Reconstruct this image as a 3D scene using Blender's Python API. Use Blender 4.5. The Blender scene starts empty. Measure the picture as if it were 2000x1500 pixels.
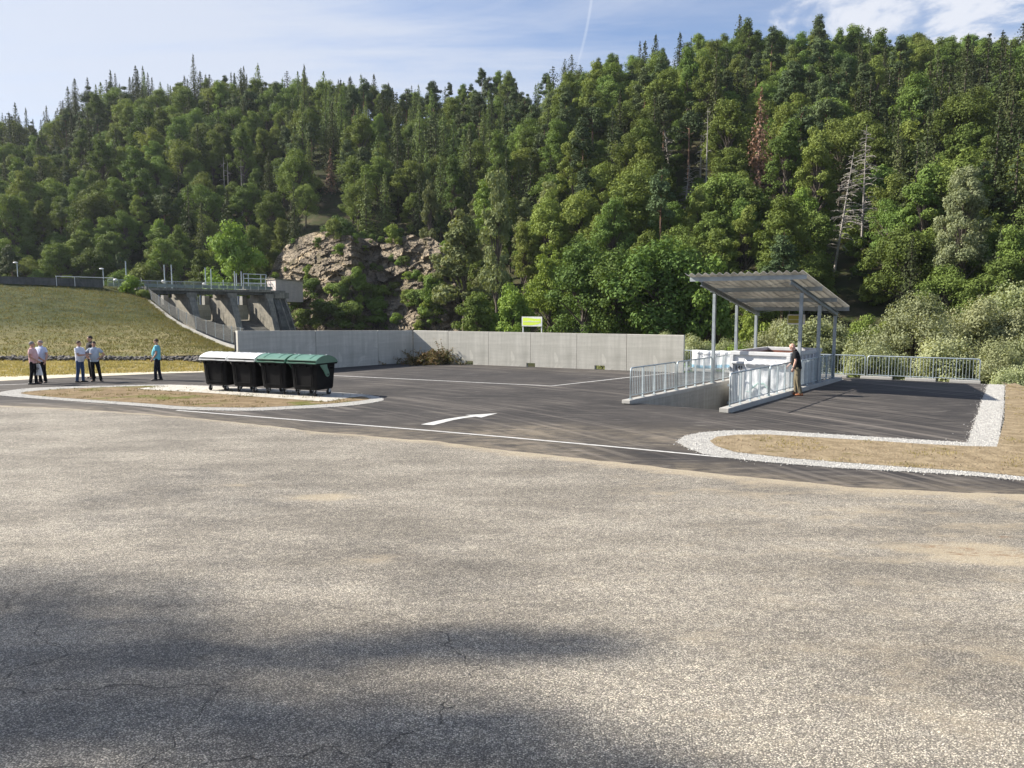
import bpy, bmesh, math, random
import numpy as np
from mathutils import Vector, Matrix, noise
from mathutils.geometry import tessellate_polygon

# ------------------------------------------------------------------ camera
SC = bpy.context.scene
COL = SC.collection
CAM_Z = 3.1
PITCH = math.atan(150 / 1500)
cam = bpy.data.objects.new("camera", bpy.data.cameras.new("camera"))
COL.objects.link(cam)
cam.data.sensor_width = 36
cam.data.lens = 27
cam.data.clip_start = 0.1
cam.data.clip_end = 3000
cam.location = (0, 0, CAM_Z)
cam.rotation_euler = (math.pi / 2 - PITCH, 0, 0)
SC.camera = cam

# ------------------------------------------------------------------ light
SUN_EL = math.radians(34.5)
SUN_DIR = Vector((-0.978 * math.cos(SUN_EL), 0.208 * math.cos(SUN_EL), math.sin(SUN_EL))).normalized()
sun = bpy.data.objects.new("sun", bpy.data.lights.new("sun", 'SUN'))
COL.objects.link(sun)
sun.data.energy = 5.0
sun.data.angle = math.radians(0.53)
sun.data.color = (1.0, 0.93, 0.82)
sun.rotation_euler = SUN_DIR.to_track_quat('Z', 'Y').to_euler()
SC.view_settings.view_transform = 'Standard'
SC.view_settings.look = 'None'
SC.view_settings.exposure = 1.16
SC.view_settings.gamma = 1
SC.cycles.max_bounces = 6
SC.cycles.transparent_max_bounces = 4

W = bpy.data.worlds.new("World")
SC.world = W
W.use_nodes = True


def N(nt, typ, **kw):
    n = nt.nodes.new(typ)
    for k, v in kw.items():
        if k in n.inputs.keys() if hasattr(n.inputs, 'keys') else False:
            n.inputs[k].default_value = v
        else:
            setattr(n, k, v)
    return n


def L(nt, a, b):
    nt.links.new(a, b)


def math_n(nt, op, a, b=None, c=None, clamp=False):
    n = nt.nodes.new('ShaderNodeMath')
    n.operation = op
    n.use_clamp = clamp
    for i, x in enumerate((a, b, c)):
        if x is None:
            continue
        if isinstance(x, (int, float)):
            n.inputs[i].default_value = x
        else:
            nt.links.new(x, n.inputs[i])
    return n.outputs[0]


def maprange(nt, v, a, b, c=0.0, d=1.0, smooth=True):
    n = nt.nodes.new('ShaderNodeMapRange')
    n.interpolation_type = 'SMOOTHSTEP' if smooth else 'LINEAR'
    nt.links.new(v, n.inputs[0])
    for i, x in enumerate((a, b, c, d)):
        n.inputs[i + 1].default_value = x
    return n.outputs[0]


def mixc(nt, f, a, b, typ='MIX'):
    n = nt.nodes.new('ShaderNodeMix')
    n.data_type = 'RGBA'
    n.blend_type = typ
    for s, x in ((0, f), (6, a), (7, b)):
        if isinstance(x, (int, float)):
            n.inputs[s].default_value = x
        elif isinstance(x, tuple):
            n.inputs[s].default_value = (x + (1,))[:4]
        else:
            nt.links.new(x, n.inputs[s])
    return n.outputs[2]


def noise_n(nt, vec, scale, detail=4, rough=0.55, dist=0.0):
    n = nt.nodes.new('ShaderNodeTexNoise')
    n.inputs['Scale'].default_value = scale
    n.inputs['Detail'].default_value = detail
    n.inputs['Roughness'].default_value = rough
    n.inputs['Distortion'].default_value = dist
    if vec is not None:
        nt.links.new(vec, n.inputs['Vector'])
    return n.outputs['Fac']


def mapping(nt, vec, scale=(1, 1, 1), rot=(0, 0, 0), loc=(0, 0, 0)):
    n = nt.nodes.new('ShaderNodeMapping')
    n.inputs['Scale'].default_value = scale
    n.inputs['Rotation'].default_value = rot
    n.inputs['Location'].default_value = loc
    nt.links.new(vec, n.inputs['Vector'])
    return n.outputs[0]


def build_world():
    nt = W.node_tree
    nt.nodes.clear()
    out = nt.nodes.new('ShaderNodeOutputWorld')
    bg = nt.nodes.new('ShaderNodeBackground')
    L(nt, bg.outputs[0], out.inputs[0])
    sky = nt.nodes.new('ShaderNodeTexSky')
    sky.sky_type = 'NISHITA'
    sky.sun_disc = False
    sky.sun_elevation = SUN_EL
    sky.sun_rotation = math.atan2(SUN_DIR.x, SUN_DIR.y)
    sky.altitude = 300
    sky.air_density = 1.15
    sky.dust_density = 0.6
    sky.ozone_density = 2.5
    geo = nt.nodes.new('ShaderNodeTexCoord')
    sep = nt.nodes.new('ShaderNodeSeparateXYZ')
    L(nt, geo.outputs['Generated'], sep.inputs[0])
    x, y, z = sep.outputs
    zc = math_n(nt, 'ADD', math_n(nt, 'MAXIMUM', z, 0.0), 0.12)
    px = math_n(nt, 'DIVIDE', x, zc)
    py = math_n(nt, 'DIVIDE', y, zc)
    comb = nt.nodes.new('ShaderNodeCombineXYZ')
    L(nt, px, comb.inputs[0])
    L(nt, py, comb.inputs[1])
    P = comb.outputs[0]
    # thin cirrus veil, thick towards the sun side
    c1 = noise_n(nt, mapping(nt, P, (0.55, 1.5, 1), (0, 0, 0.5)), 1.0, 7, 0.62, 0.8)
    c1b = noise_n(nt, mapping(nt, P, (1.6, 5.5, 1), (0, 0, 0.42)), 1.0, 5, 0.6, 0.4)
    veil = math_n(nt, 'MULTIPLY', maprange(nt, x, 0.16, -0.42, 0.0, 1.0), maprange(nt, y, -0.1, 0.3))
    cm = math_n(nt, 'ADD', math_n(nt, 'MULTIPLY', c1, 0.75), math_n(nt, 'MULTIPLY', c1b, 0.4))
    cir = math_n(nt, 'MULTIPLY', maprange(nt, math_n(nt, 'ADD', cm, math_n(nt, 'ADD', math_n(nt, 'MULTIPLY', veil, 0.34), 0.05)), 0.50, 0.98), 0.85)
    # low fair weather cumulus away from the sun
    c2 = noise_n(nt, mapping(nt, P, (1.3, 1.3, 1), (0, 0, 0.9), (3.9, 1.2, 0)), 1.9, 8, 0.60, 0.35)
    side = maprange(nt, x, 0.08, 0.34, 0.0, 1.0)
    cum = maprange(nt, math_n(nt, 'ADD', c2, math_n(nt, 'MULTIPLY', side, 0.14)), 0.56, 0.68)
    cum = math_n(nt, 'MULTIPLY', math_n(nt, 'MULTIPLY', cum, side), math_n(nt, 'MULTIPLY', maprange(nt, y, 0.2, 0.6), maprange(nt, z, 0.62, 0.40)))
    # contrail: thin band close to a slightly bent plane
    bend = math_n(nt, 'MULTIPLY', math_n(nt, 'POWER', math_n(nt, 'SUBTRACT', z, 0.40), 2.0), 1.5)
    line = math_n(nt, 'SUBTRACT', math_n(nt, 'SUBTRACT', math_n(nt, 'DIVIDE', x, y), 0.103),
                  math_n(nt, 'MULTIPLY', math_n(nt, 'SUBTRACT', z, 0.40), 0.02))
    line = math_n(nt, 'ABSOLUTE', math_n(nt, 'ADD', line, bend))
    tr = maprange(nt, line, 0.0026, 0.0006)
    tr = math_n(nt, 'MULTIPLY', tr, maprange(nt, z, 0.24, 0.34, 0.0, 0.28))
    tr = math_n(nt, 'MULTIPLY', tr, maprange(nt, y, 0.0, 0.2))
    skyc = mixc(nt, 1.0, sky.outputs[0], (1.50, 1.40, 1.48), 'MULTIPLY')
    a = mixc(nt, cir, skyc, (6.7, 7.1, 8.0))
    b = mixc(nt, math_n(nt, 'MULTIPLY', cum, 0.85), a, (8.0, 8.2, 8.8))
    c = mixc(nt, tr, b, (8.0, 8.4, 9.2))
    L(nt, c, bg.inputs[0])
    bg.inputs[1].default_value = 0.05


build_world()


# ------------------------------------------------------------------ pixel ray helper: the surveyed ground point behind a picture point
def ray(px, py):
    a, b = (px - 1000) / 1500, (750 - py) / 1500
    c, s = math.cos(PITCH), math.sin(PITCH)
    return Vector((a, c + b * s, -s + b * c))


def G(px, py, z=0.0):
    d = ray(px, py)
    t = (z - CAM_Z) / d.z
    return Vector((d.x * t, d.y * t, z))


def at(px, py, Y):
    d = ray(px, py)
    t = Y / d.y
    return Vector((d.x * t, Y, CAM_Z + d.z * t))


# ------------------------------------------------------------------ materials
MATS = {}


def mat(name, c1, c2=None, scale=3.0, rough=0.7, bump=0.0, bscale=20.0, metal=0.0, spec=0.5, stretch=(1, 1, 1),
        coord='Object', detail=5, c3=None, s3=0.6, th3=(0.5, 0.7), bdist=0.01):
    if name in MATS:
        return MATS[name]
    m = bpy.data.materials.new(name)
    m.use_nodes = True
    nt = m.node_tree
    p = nt.nodes['Principled BSDF']
    p.inputs['Roughness'].default_value = rough
    p.inputs['Metallic'].default_value = metal
    p.inputs['Specular IOR Level'].default_value = spec
    c2 = c2 or tuple(x * 0.75 for x in c1)
    tc = nt.nodes.new('ShaderNodeTexCoord')
    v = mapping(nt, tc.outputs[coord], stretch)
    f = maprange(nt, noise_n(nt, v, scale, detail), 0.3, 0.7)
    col = mixc(nt, f, c1, c2)
    if c3:
        f3 = maprange(nt, noise_n(nt, v, s3, 6, 0.6), *th3)
        col = mixc(nt, f3, col, c3)
    L(nt, col, p.inputs['Base Color'])
    if bump:
        b = nt.nodes.new('ShaderNodeBump')
        b.inputs['Strength'].default_value = bump
        b.inputs['Distance'].default_value = bdist
        L(nt, noise_n(nt, v, bscale, 4, 0.6), b.inputs['Height'])
        L(nt, b.outputs[0], p.inputs['Normal'])
    MATS[name] = m
    return m


def leaf_mat(name, c1, c2, var=0.5, trans=0.25, nscale=0.5, hue=0.03):
    m = bpy.data.materials.new(name)
    m.use_nodes = True
    nt = m.node_tree
    nt.nodes.clear()
    out = nt.nodes.new('ShaderNodeOutputMaterial')
    info = nt.nodes.new('ShaderNodeObjectInfo')
    tc = nt.nodes.new('ShaderNodeTexCoord')
    f = noise_n(nt, tc.outputs['Object'], nscale, 3)
    f = math_n(nt, 'ADD', math_n(nt, 'MULTIPLY', maprange(nt, f, 0.35, 0.65), 1 - var),
               math_n(nt, 'MULTIPLY', info.outputs['Random'], var))
    col = mixc(nt, f, c1, c2)
    hs = nt.nodes.new('ShaderNodeHueSaturation')
    r2 = math_n(nt, 'FRACT', math_n(nt, 'MULTIPLY', info.outputs['Random'], 37.7))
    r3 = math_n(nt, 'FRACT', math_n(nt, 'MULTIPLY', info.outputs['Random'], 91.3))
    L(nt, math_n(nt, 'ADD', 0.5 - hue, math_n(nt, 'MULTIPLY', r2, 2 * hue)), hs.inputs['Hue'])
    L(nt, math_n(nt, 'ADD', 0.75, math_n(nt, 'MULTIPLY', r3, 0.5)), hs.inputs['Value'])
    L(nt, col, hs.inputs['Color'])
    d = nt.nodes.new('ShaderNodeBsdfPrincipled')
    d.inputs['Roughness'].default_value = 0.7
    d.inputs['Specular IOR Level'].default_value = 0.12
    t = nt.nodes.new('ShaderNodeBsdfTranslucent')
    mx = nt.nodes.new('ShaderNodeMixShader')
    mx.inputs[0].default_value = trans
    L(nt, hs.outputs[0], d.inputs['Base Color'])
    L(nt, mixc(nt, 1.0, hs.outputs[0], (1.25, 1.2, 0.6), 'MULTIPLY'), t.inputs['Color'])
    L(nt, d.outputs[0], mx.inputs[1])
    L(nt, t.outputs[0], mx.inputs[2])
    L(nt, mx.outputs[0], out.inputs[0])
    return m


# ------------------------------------------------------------------ mesh helpers
class MB:
    def __init__(self):
        self.v, self.f, self.mi, self.cur = [], [], [], 0

    def add(self, vs, fs):
        o = len(self.v)
        self.v.extend([tuple(x) for x in vs])
        self.f.extend([tuple(i + o for i in f) for f in fs])
        self.mi.extend([self.cur] * len(fs))
        return self

    def box(self, c, s, R=None):
        x, y, z = s[0] / 2, s[1] / 2, s[2] / 2
        vs = [Vector(q) for q in ((-x, -y, -z), (x, -y, -z), (x, y, -z), (-x, y, -z), (-x, -y, z), (x, -y, z), (x, y, z), (-x, y, z))]
        if R is not None:
            vs = [R @ q for q in vs]
        c = Vector(c)
        return self.add([q + c for q in vs], [(0, 3, 2, 1), (4, 5, 6, 7), (0, 1, 5, 4), (1, 2, 6, 5), (2, 3, 7, 6), (3, 0, 4, 7)])

    def beam(self, a, b, w, h, up=(0, 0, 1)):
        a, b = Vector(a), Vector(b)
        d = b - a
        y = d.normalized()
        x = y.cross(Vector(up))
        if x.length < 1e-4:
            x = y.cross(Vector((1, 0, 0)))
        x.normalize()
        z = x.cross(y)
        R = Matrix((x, y, z)).transposed()
        return self.box((a + b) / 2, (w, d.length, h), R)

    def loft(self, rings, cap=True, closed=True):
        o = len(self.v)
        n = len(rings[0])
        for r in rings:
            self.v.extend([tuple(p) for p in r])
        k0 = len(self.f)
        for i in range(len(rings) - 1):
            for j in range(n if closed else n - 1):
                j2 = (j + 1) % n
                self.f.append((o + i * n + j, o + i * n + j2, o + (i + 1) * n + j2, o + (i + 1) * n + j))
        if cap and closed:
            self.f.append(tuple(o + j for j in reversed(range(n))))
            self.f.append(tuple(o + (len(rings) - 1) * n + j for j in range(n)))
        self.mi.extend([self.cur] * (len(self.f) - k0))
        return self

    def tube(self, pts, r, seg=8, cap=True, flat=1.0, axis=None):
        pts = [Vector(p) for p in pts]
        rr = r if isinstance(r, (list, tuple)) else [r] * len(pts)
        rings = []
        prev = None
        for i, p in enumerate(pts):
            if i == 0:
                d = pts[1] - pts[0]
            elif i == len(pts) - 1:
                d = pts[-1] - pts[-2]
            else:
                d = (pts[i + 1] - pts[i]).normalized() + (pts[i] - pts[i - 1]).normalized()
            d.normalize()
            if prev is None:
                ref = Vector(axis) if axis is not None else (Vector((0, 0, 1)) if abs(d.z) < 0.9 else Vector((1, 0, 0)))
                x = ref - d * ref.dot(d)
            else:
                x = prev - d * prev.dot(d)
            if x.length < 1e-5:
                x = d.orthogonal()
            x.normalize()
            y = d.cross(x)
            prev = x
            q = rr[i]
            rx, ry = (q if isinstance(q, tuple) else (q, q * flat))
            rings.append([p + x * (rx * math.cos(2 * math.pi * k / seg)) + y * (ry * math.sin(2 * math.pi * k / seg)) for k in range(seg)])
        return self.loft(rings, cap)

    def ell(self, c, r, R=None, nu=12, nv=8):
        c = Vector(c)
        rings = []
        for i in range(nv + 1):
            t = math.pi * (0.02 + 0.96 * i / nv)
            ring = []
            for j in range(nu):
                a = 2 * math.pi * j / nu
                q = Vector((r[0] * math.sin(t) * math.cos(a), r[1] * math.sin(t) * math.sin(a), -r[2] * math.cos(t)))
                ring.append(c + (R @ q if R is not None else q))
            rings.append(ring)
        return self.loft(rings)

    def prism(self, pts, z0, z1):
        n = len(pts)
        vs = [(p[0], p[1], z0) for p in pts] + [(p[0], p[1], z1) for p in pts]
        fs = [(i, (i + 1) % n, (i + 1) % n + n, i + n) for i in range(n)]
        fs += [tuple(reversed(range(n))), tuple(range(n, 2 * n))]
        return self.add(vs, fs)

    def flat(self, outer, z, holes=()):
        loops = [[Vector((p[0], p[1], z)) for p in outer]] + [[Vector((p[0], p[1], z)) for p in h] for h in holes]
        tris = tessellate_polygon(loops)
        vs = [p for l in loops for p in l]
        fs = []
        for t in tris:
            a, b, c = (vs[i] for i in t)
            fs.append(t if (b - a).cross(c - a).z > 0 else (t[0], t[2], t[1]))
        return self.add(vs, fs)

    def mesh(self, name, mats, smooth=False, inv=None):
        me = bpy.data.meshes.new(name)
        vs = self.v if inv is None else [tuple(inv @ Vector(p)) for p in self.v]
        me.from_pydata(vs, [], self.f)
        for m in (mats if isinstance(mats, (list, tuple)) else [mats]):
            me.materials.append(m)
        if any(self.mi):
            me.polygons.foreach_set('material_index', self.mi)
        if smooth:
            me.polygons.foreach_set('use_smooth', [True] * len(self.f))
        me.update()
        return me

    def build(self, name, mats, parent=None, smooth=False, bevel=0, world=False, fix=False):
        inv = None
        if world and parent is not None:
            inv = parent.matrix_basis.inverted()
        me = self.mesh(name, mats, smooth, inv)
        if fix:
            bm = bmesh.new()
            bm.from_mesh(me)
            bmesh.ops.recalc_face_normals(bm, faces=bm.faces)
            bm.to_mesh(me)
            bm.free()
        o = bpy.data.objects.new(name, me)
        COL.objects.link(o)
        o.parent = parent
        if bevel:
            b = o.modifiers.new('bevel', 'BEVEL')
            b.width = bevel
            b.segments = 2
            b.limit_method = 'ANGLE'
        return o


def np_mesh(name, V, F, mats, mi=None, smooth=False):
    """V (n,3) float, F (m,k) int"""
    me = bpy.data.meshes.new(name)
    V = np.asarray(V, dtype=np.float32)
    F = np.asarray(F, dtype=np.int32)
    k = F.shape[1]
    me.vertices.add(len(V))
    me.vertices.foreach_set('co', V.ravel())
    me.loops.add(F.size)
    me.loops.foreach_set('vertex_index', F.ravel())
    me.polygons.add(len(F))
    me.polygons.foreach_set('loop_start', np.arange(0, F.size, k, dtype=np.int32))
    for m in (mats if isinstance(mats, (list, tuple)) else [mats]):
        me.materials.append(m)
    if mi is not None:
        me.polygons.foreach_set('material_index', np.asarray(mi, dtype=np.int32))
    if smooth:
        me.polygons.foreach_set('use_smooth', np.ones(len(F), dtype=bool))
    me.update(calc_edges=True)
    return me


def link(name, me, parent=None, loc=None):
    o = bpy.data.objects.new(name, me)
    COL.objects.link(o)
    o.parent = parent
    if loc is not None:
        o.location = loc
    return o


def tag(o, label=None, cat=None, group=None, kind=None):
    if label:
        o['label'] = label
    if cat:
        o['category'] = cat
    if group:
        o['group'] = group
    if kind:
        o['kind'] = kind
    return o


def thing(name, label, cat, loc=(0, 0, 0), rz=0.0, group=None, scale=None):
    o = bpy.data.objects.new(name, None)
    COL.objects.link(o)
    o.empty_display_size = 0.3
    o.location = loc
    o.rotation_euler = (0, 0, rz)
    if scale is not None:
        o.scale = (scale,) * 3
    o.matrix_basis = Matrix.LocRotScale(Vector(loc), o.rotation_euler, Vector((scale or 1,) * 3))
    return tag(o, label, cat, group)


def copy_tree(o, parent=None):
    c = o.copy()
    COL.objects.link(c)
    c.parent = parent
    for ch in [x for x in KIDS.get(o.name, [])]:
        copy_tree(ch, c)
    return c


KIDS = {}


def note_kids():
    KIDS.clear()
    for o in COL.objects:
        if o.parent is not None:
            KIDS.setdefault(o.parent.name, []).append(o)


rng = random.Random(7)
nrg = np.random.default_rng(7)


def catmull(pts, n=8, closed=False):
    P = [Vector((p[0], p[1])) for p in pts]
    out = []
    m = len(P)
    for i in range(m if closed else m - 1):
        if closed:
            a, b, c, d = P[i - 1], P[i], P[(i + 1) % m], P[(i + 2) % m]
        else:
            a, b, c, d = P[max(i - 1, 0)], P[i], P[i + 1], P[min(i + 2, m - 1)]
        for k in range(n):
            t = k / n
            out.append(0.5 * ((2 * b) + (c - a) * t + (2 * a - 5 * b + 4 * c - d) * t * t + (3 * b - a - 3 * c + d) * t ** 3))
    if not closed:
        out.append(P[-1])
    return out


def inside(poly, x, y):
    r = False
    j = len(poly) - 1
    for i in range(len(poly)):
        xi, yi = poly[i][0], poly[i][1]
        xj, yj = poly[j][0], poly[j][1]
        if (yi > y) != (yj > y) and x < (xj - xi) * (y - yi) / (yj - yi) + xi:
            r = not r
        j = i
    return r


def inside_np(poly, X, Y):
    r = np.zeros(X.shape, bool)
    j = len(poly) - 1
    for i in range(len(poly)):
        xi, yi = poly[i][0], poly[i][1]
        xj, yj = poly[j][0], poly[j][1]
        if yi != yj:
            c = ((yi > Y) != (yj > Y)) & (X < (xj - xi) * (Y - yi) / (yj - yi) + xi)
            r ^= c
        j = i
    return r


def dist_np(poly, X, Y):
    D = np.full(X.shape, 1e9)
    for i in range(len(poly)):
        ax, ay = poly[i - 1][0], poly[i - 1][1]
        bx, by = poly[i][0], poly[i][1]
        l2 = (bx - ax) ** 2 + (by - ay) ** 2 + 1e-9
        t = np.clip(((X - ax) * (bx - ax) + (Y - ay) * (by - ay)) / l2, 0, 1)
        D = np.minimum(D, np.hypot(X - ax - t * (bx - ax), Y - ay - t * (by - ay)))
    return D


def in_rng(a, b, c, d, x):
    return c + (d - c) * min(max((x - a) / (b - a), 0), 1)
# ------------------------------------------------------------------ surveyed layout
L0 = Vector((3.88, 24.5, 0))            # near end of the pit's left kerb
U = Vector((0.6, 0.8, 0))               # along the pit
V_ = Vector((0.8, -0.6, 0))             # across the pit
PIT_RZ = math.atan2(-0.6, 0.8)


def PT(s, t, z=0.0):
    return L0 + V_ * s + U * t + Vector((0, 0, z))


CORNER = Vector((-5.57, 43.3, 0))
WALL_R = Vector((8.15, 36.4, 0))
WALL_L = Vector((-12.6, 35.3, 0))
F0 = Vector((19.1, 31.25, 0))           # right end of the far railing
FD = Vector((-0.851, 0.524, 0)).normalized()
FN = Vector((0.524, 0.851, 0)).normalized()

ROAD_L = [G(0, 742), G(150, 735), G(300, 729), G(400, 726.5)]
# old asphalt / new asphalt seam
SEAM = [G(*p) for p in ((-400, 786), (-150, 789), (0, 792.5), (125, 797), (250, 806), (400, 818), (500, 829), (650, 846), (850, 862), (1000, 881),
                        (1200, 902), (1400, 926), (1650, 950), (1850, 961), (2000, 966), (2250, 978), (2600, 990))]
PLATFORM = [(-110, 45.2), (-30, 45.2), (-19, 45), (-14.5, 41), (-12.9, 36.2), (CORNER.x - 0.5, 44.2), (8.9, 37.6)] + \
           [tuple((F0 + FD * 12 + FN * 0.5)[:2]), tuple((F0 + FD * 0 + FN * 0.5)[:2]), (20.2, 30.6), (17.2, 24.5), (15.6, 21.5), (14.8, 17.5), (16.5, 12), (25, -10), (60, -60), (-110, -60)]
PIT = [PT(0, -0.02), PT(3.0, -0.02), PT(3.0, 12.6), PT(0, 12.6)]


def rise(y):
    s = min(max((12 - y) / 14, 0), 1)
    return 1.5 * s * s


HILL = [  # px, toe distance, toe z, ridge distance, skyline row of the tree tops
    (-700, 175, -2, 350, 260), (-300, 170, -2, 345, 250), (0, 170, -2, 340, 225), (50, 170, -2, 340, 236), (110, 170, -2, 340, 238), (180, 170, -2, 335, 190), (300, 168, -2, 330, 160),
    (500, 165, -2, 325, 152), (560, 180, 4, 320, 155), (600, 186, 17, 318, 157), (700, 186, 18, 310, 160), (770, 186, 18, 310, 190), (830, 180, 16, 300, 172), (870, 150, -3, 300, 165),
    (950, 138, -5, 300, 155), (1050, 128, -5, 290, 178), (1100, 122, -5, 275, 135), (1200, 112, -5, 270, 122), (1300, 105, -5, 268, 108),
    (1450, 100, -5, 265, 88), (1600, 95, -5, 262, 90), (1750, 90, -5, 262, 102), (1900, 86, -5, 262, 100), (2000, 82, -5, 262, 86), (2300, 80, -5, 262, 70), (2800, 80, -5, 262, 60)]
HP = np.array(HILL, float)


def hill_np(X, Y):
    px = 1000 + 1500 * X / np.maximum(Y, 1)
    d0, z0, d1, sk = (np.interp(px, HP[:, 0], HP[:, k]) for k in (1, 2, 3, 4))
    zr = CAM_Z + (600 - sk) * d1 / 1500 - 15
    s = (Y - d0) / (d1 - d0)
    prof = np.where(s < 1, np.clip(s, 0, 1) ** 0.92, 1 - 0.25 * np.clip(s - 1, 0, 1.5))
    bump = 3.0 * np.sin(X * 0.045 + Y * 0.02) * np.sin(Y * 0.05 + 1) + 1.5 * np.sin(X * 0.13 + 2) * np.sin(Y * 0.11)
    z = z0 + (zr - z0) * prof + bump * np.clip(s * 3, 0, 1) * np.clip((1.1 - s) * 2, 0, 1)
    # steep ledge that carries the rock face
    ledge = np.clip((Y - 169) / 16, 0, 1) * 20 - 3
    w = np.clip((px - 545) / 40, 0, 1) * np.clip((885 - px) / 60, 0, 1)
    z = np.where((s < 0) & (w > 0), -5 + (ledge + 5) * w, z)
    return z, s


def base_np(X, Y):
    ins = inside_np(PLATFORM, X, Y)
    d = dist_np(PLATFORM, X, Y)
    z = np.where(ins, -0.06, np.maximum(-5.5, -0.06 - 0.55 * d))
    s = np.clip((12 - Y) / 14, 0, 1)
    z = np.where(ins & (Y < 12), z + 1.5 * s * s, z)
    pit = inside_np([(p.x, p.y) for p in (PT(-0.5, -0.3), PT(3.5, -0.3), PT(3.5, 13.2), PT(-0.5, 13.2))], X, Y)
    z = np.where(pit, -2.2, z)
    # bed under the dam embankment and spillway
    dam = (X < -14) & (Y > 45)
    z = np.where(dam, -0.06 - np.clip((Y - 45) * 0.25, 0, 6.5), z)
    return z


def ground_z(X, Y):
    z = base_np(X, Y)
    h, s = hill_np(X, Y)
    px = 1000 + 1500 * X / np.maximum(Y, 1)
    w = (px > 545) & (px < 885) & (Y > 150)
    front = z + (h - z) * np.clip(1 + s / 0.10, 0, 1)      # the foot of the slope eases down to the river bed
    out = np.where(s >= 0, np.maximum(z, h), np.where(w, np.maximum(z, h), np.where(s > -0.10, front, z)))
    return np.where(Y > 70, out, z)


def gz(x, y):
    return float(ground_z(np.array([float(x)]), np.array([float(y)]))[0])


def make_ground():
    xs = np.unique(np.concatenate([np.arange(-900, -120, 30), np.arange(-120, -36, 4), np.arange(-36, 30, 0.8), np.arange(30, 140, 4), np.arange(140, 900, 30)]))
    ys = np.unique(np.concatenate([np.arange(-500, -20, 40), np.arange(-20, 14, 2), np.arange(14, 56, 0.8), np.arange(56, 360, 3), np.arange(360, 1500, 40)]))
    X, Y = np.meshgrid(xs, ys, indexing='xy')
    Z = ground_z(X, Y)
    V = np.stack([X, Y, Z], -1).reshape(-1, 3)
    nx, ny = len(xs), len(ys)
    i, j = np.meshgrid(np.arange(nx - 1), np.arange(ny - 1))
    a = (j * nx + i).ravel()
    F = np.stack([a, a + 1, a + nx + 1, a + nx], 1)
    m = mat('forest_soil', (0.045, 0.04, 0.022), (0.03, 0.042, 0.014), scale=0.5, rough=0.95, bump=0.8, bscale=3, c3=(0.09, 0.075, 0.045), s3=0.15, th3=(0.5, 0.7), bdist=0.1, spec=0.1)
    o = link('ground', np_mesh('ground', V, F, m, smooth=True))
    tag(o, kind='structure')


make_ground()


# ------------------------------------------------------------------ asphalt
def asphalt_new():
    m = bpy.data.materials.new('new_asphalt')
    m.use_nodes = True
    nt = m.node_tree
    p = nt.nodes['Principled BSDF']
    p.inputs['Specular IOR Level'].default_value = 0.3
    tc = nt.nodes.new('ShaderNodeTexCoord').outputs['Object']
    f1 = maprange(nt, noise_n(nt, tc, 0.35, 5), 0.35, 0.68)
    col = mixc(nt, f1, (0.042, 0.038, 0.036), (0.025, 0.023, 0.023))
    # tyre dust dragged along the turning path: long curved streaks
    wv = nt.nodes.new('ShaderNodeVectorMath')
    wv.operation = 'DISTANCE'
    wv.inputs[1].default_value = (-26.0, 2.0, 0)
    L(nt, tc, wv.inputs[0])
    cmb = nt.nodes.new('ShaderNodeCombineXYZ')
    L(nt, math_n(nt, 'MULTIPLY', wv.outputs['Value'], 2.6), cmb.inputs[0])
    sp = nt.nodes.new('ShaderNodeSeparateXYZ')
    L(nt, tc, sp.inputs[0])
    L(nt, math_n(nt, 'MULTIPLY', sp.outputs[0], 0.12), cmb.inputs[1])
    st = noise_n(nt, cmb.outputs[0], 1.3, 6, 0.62)
    fade = maprange(nt, noise_n(nt, tc, 0.16, 3), 0.36, 0.62)
    stf = math_n(nt, 'MULTIPLY', maprange(nt, st, 0.44, 0.70), fade)
    col = mixc(nt, math_n(nt, 'MULTIPLY', stf, 0.85), col, (0.17, 0.15, 0.132))
    # streaks along the traffic direction and scuffs
    s2 = noise_n(nt, mapping(nt, tc, (0.5, 5.5, 1), (0, 0, -0.42)), 1.0, 6, 0.65)
    col = mixc(nt, math_n(nt, 'MULTIPLY', maprange(nt, s2, 0.52, 0.72), 0.6), col, (0.19, 0.17, 0.15))
    s3 = noise_n(nt, mapping(nt, tc, (1.1, 9, 1), (0, 0, -0.15), (4, 2, 0)), 1.0, 4, 0.6)
    col = mixc(nt, math_n(nt, 'MULTIPLY', maprange(nt, s3, 0.62, 0.72), 0.65), col, (0.28, 0.26, 0.235))
    at_ = nt.nodes.new('ShaderNodeAttribute')
    at_.attribute_name = 'dust'
    dn = noise_n(nt, mapping(nt, tc, (0.8, 1.6, 1), (0, 0, -0.3)), 2.2, 7, 0.72)
    df = math_n(nt, 'MULTIPLY', math_n(nt, 'MULTIPLY', at_.outputs['Fac'], 0.7), maprange(nt, dn, 0.30, 0.70))
    col = mixc(nt, df, col, (0.36, 0.30, 0.215))
    g = noise_n(nt, tc, 60, 2, 0.7)
    col = mixc(nt, 0.6, col, mixc(nt, maprange(nt, g, 0.3, 0.7), (0.55, 0.55, 0.55), (1.35, 1.35, 1.35)), 'MULTIPLY')
    L(nt, col, p.inputs['Base Color'])
    p.inputs['Roughness'].default_value = 0.85
    b = nt.nodes.new('ShaderNodeBump')
    b.inputs['Strength'].default_value = 0.5
    b.inputs['Distance'].default_value = 0.012
    L(nt, noise_n(nt, tc, 45, 3, 0.7), b.inputs['Height'])
    L(nt, b.outputs[0], p.inputs['Normal'])
    return m


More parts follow.
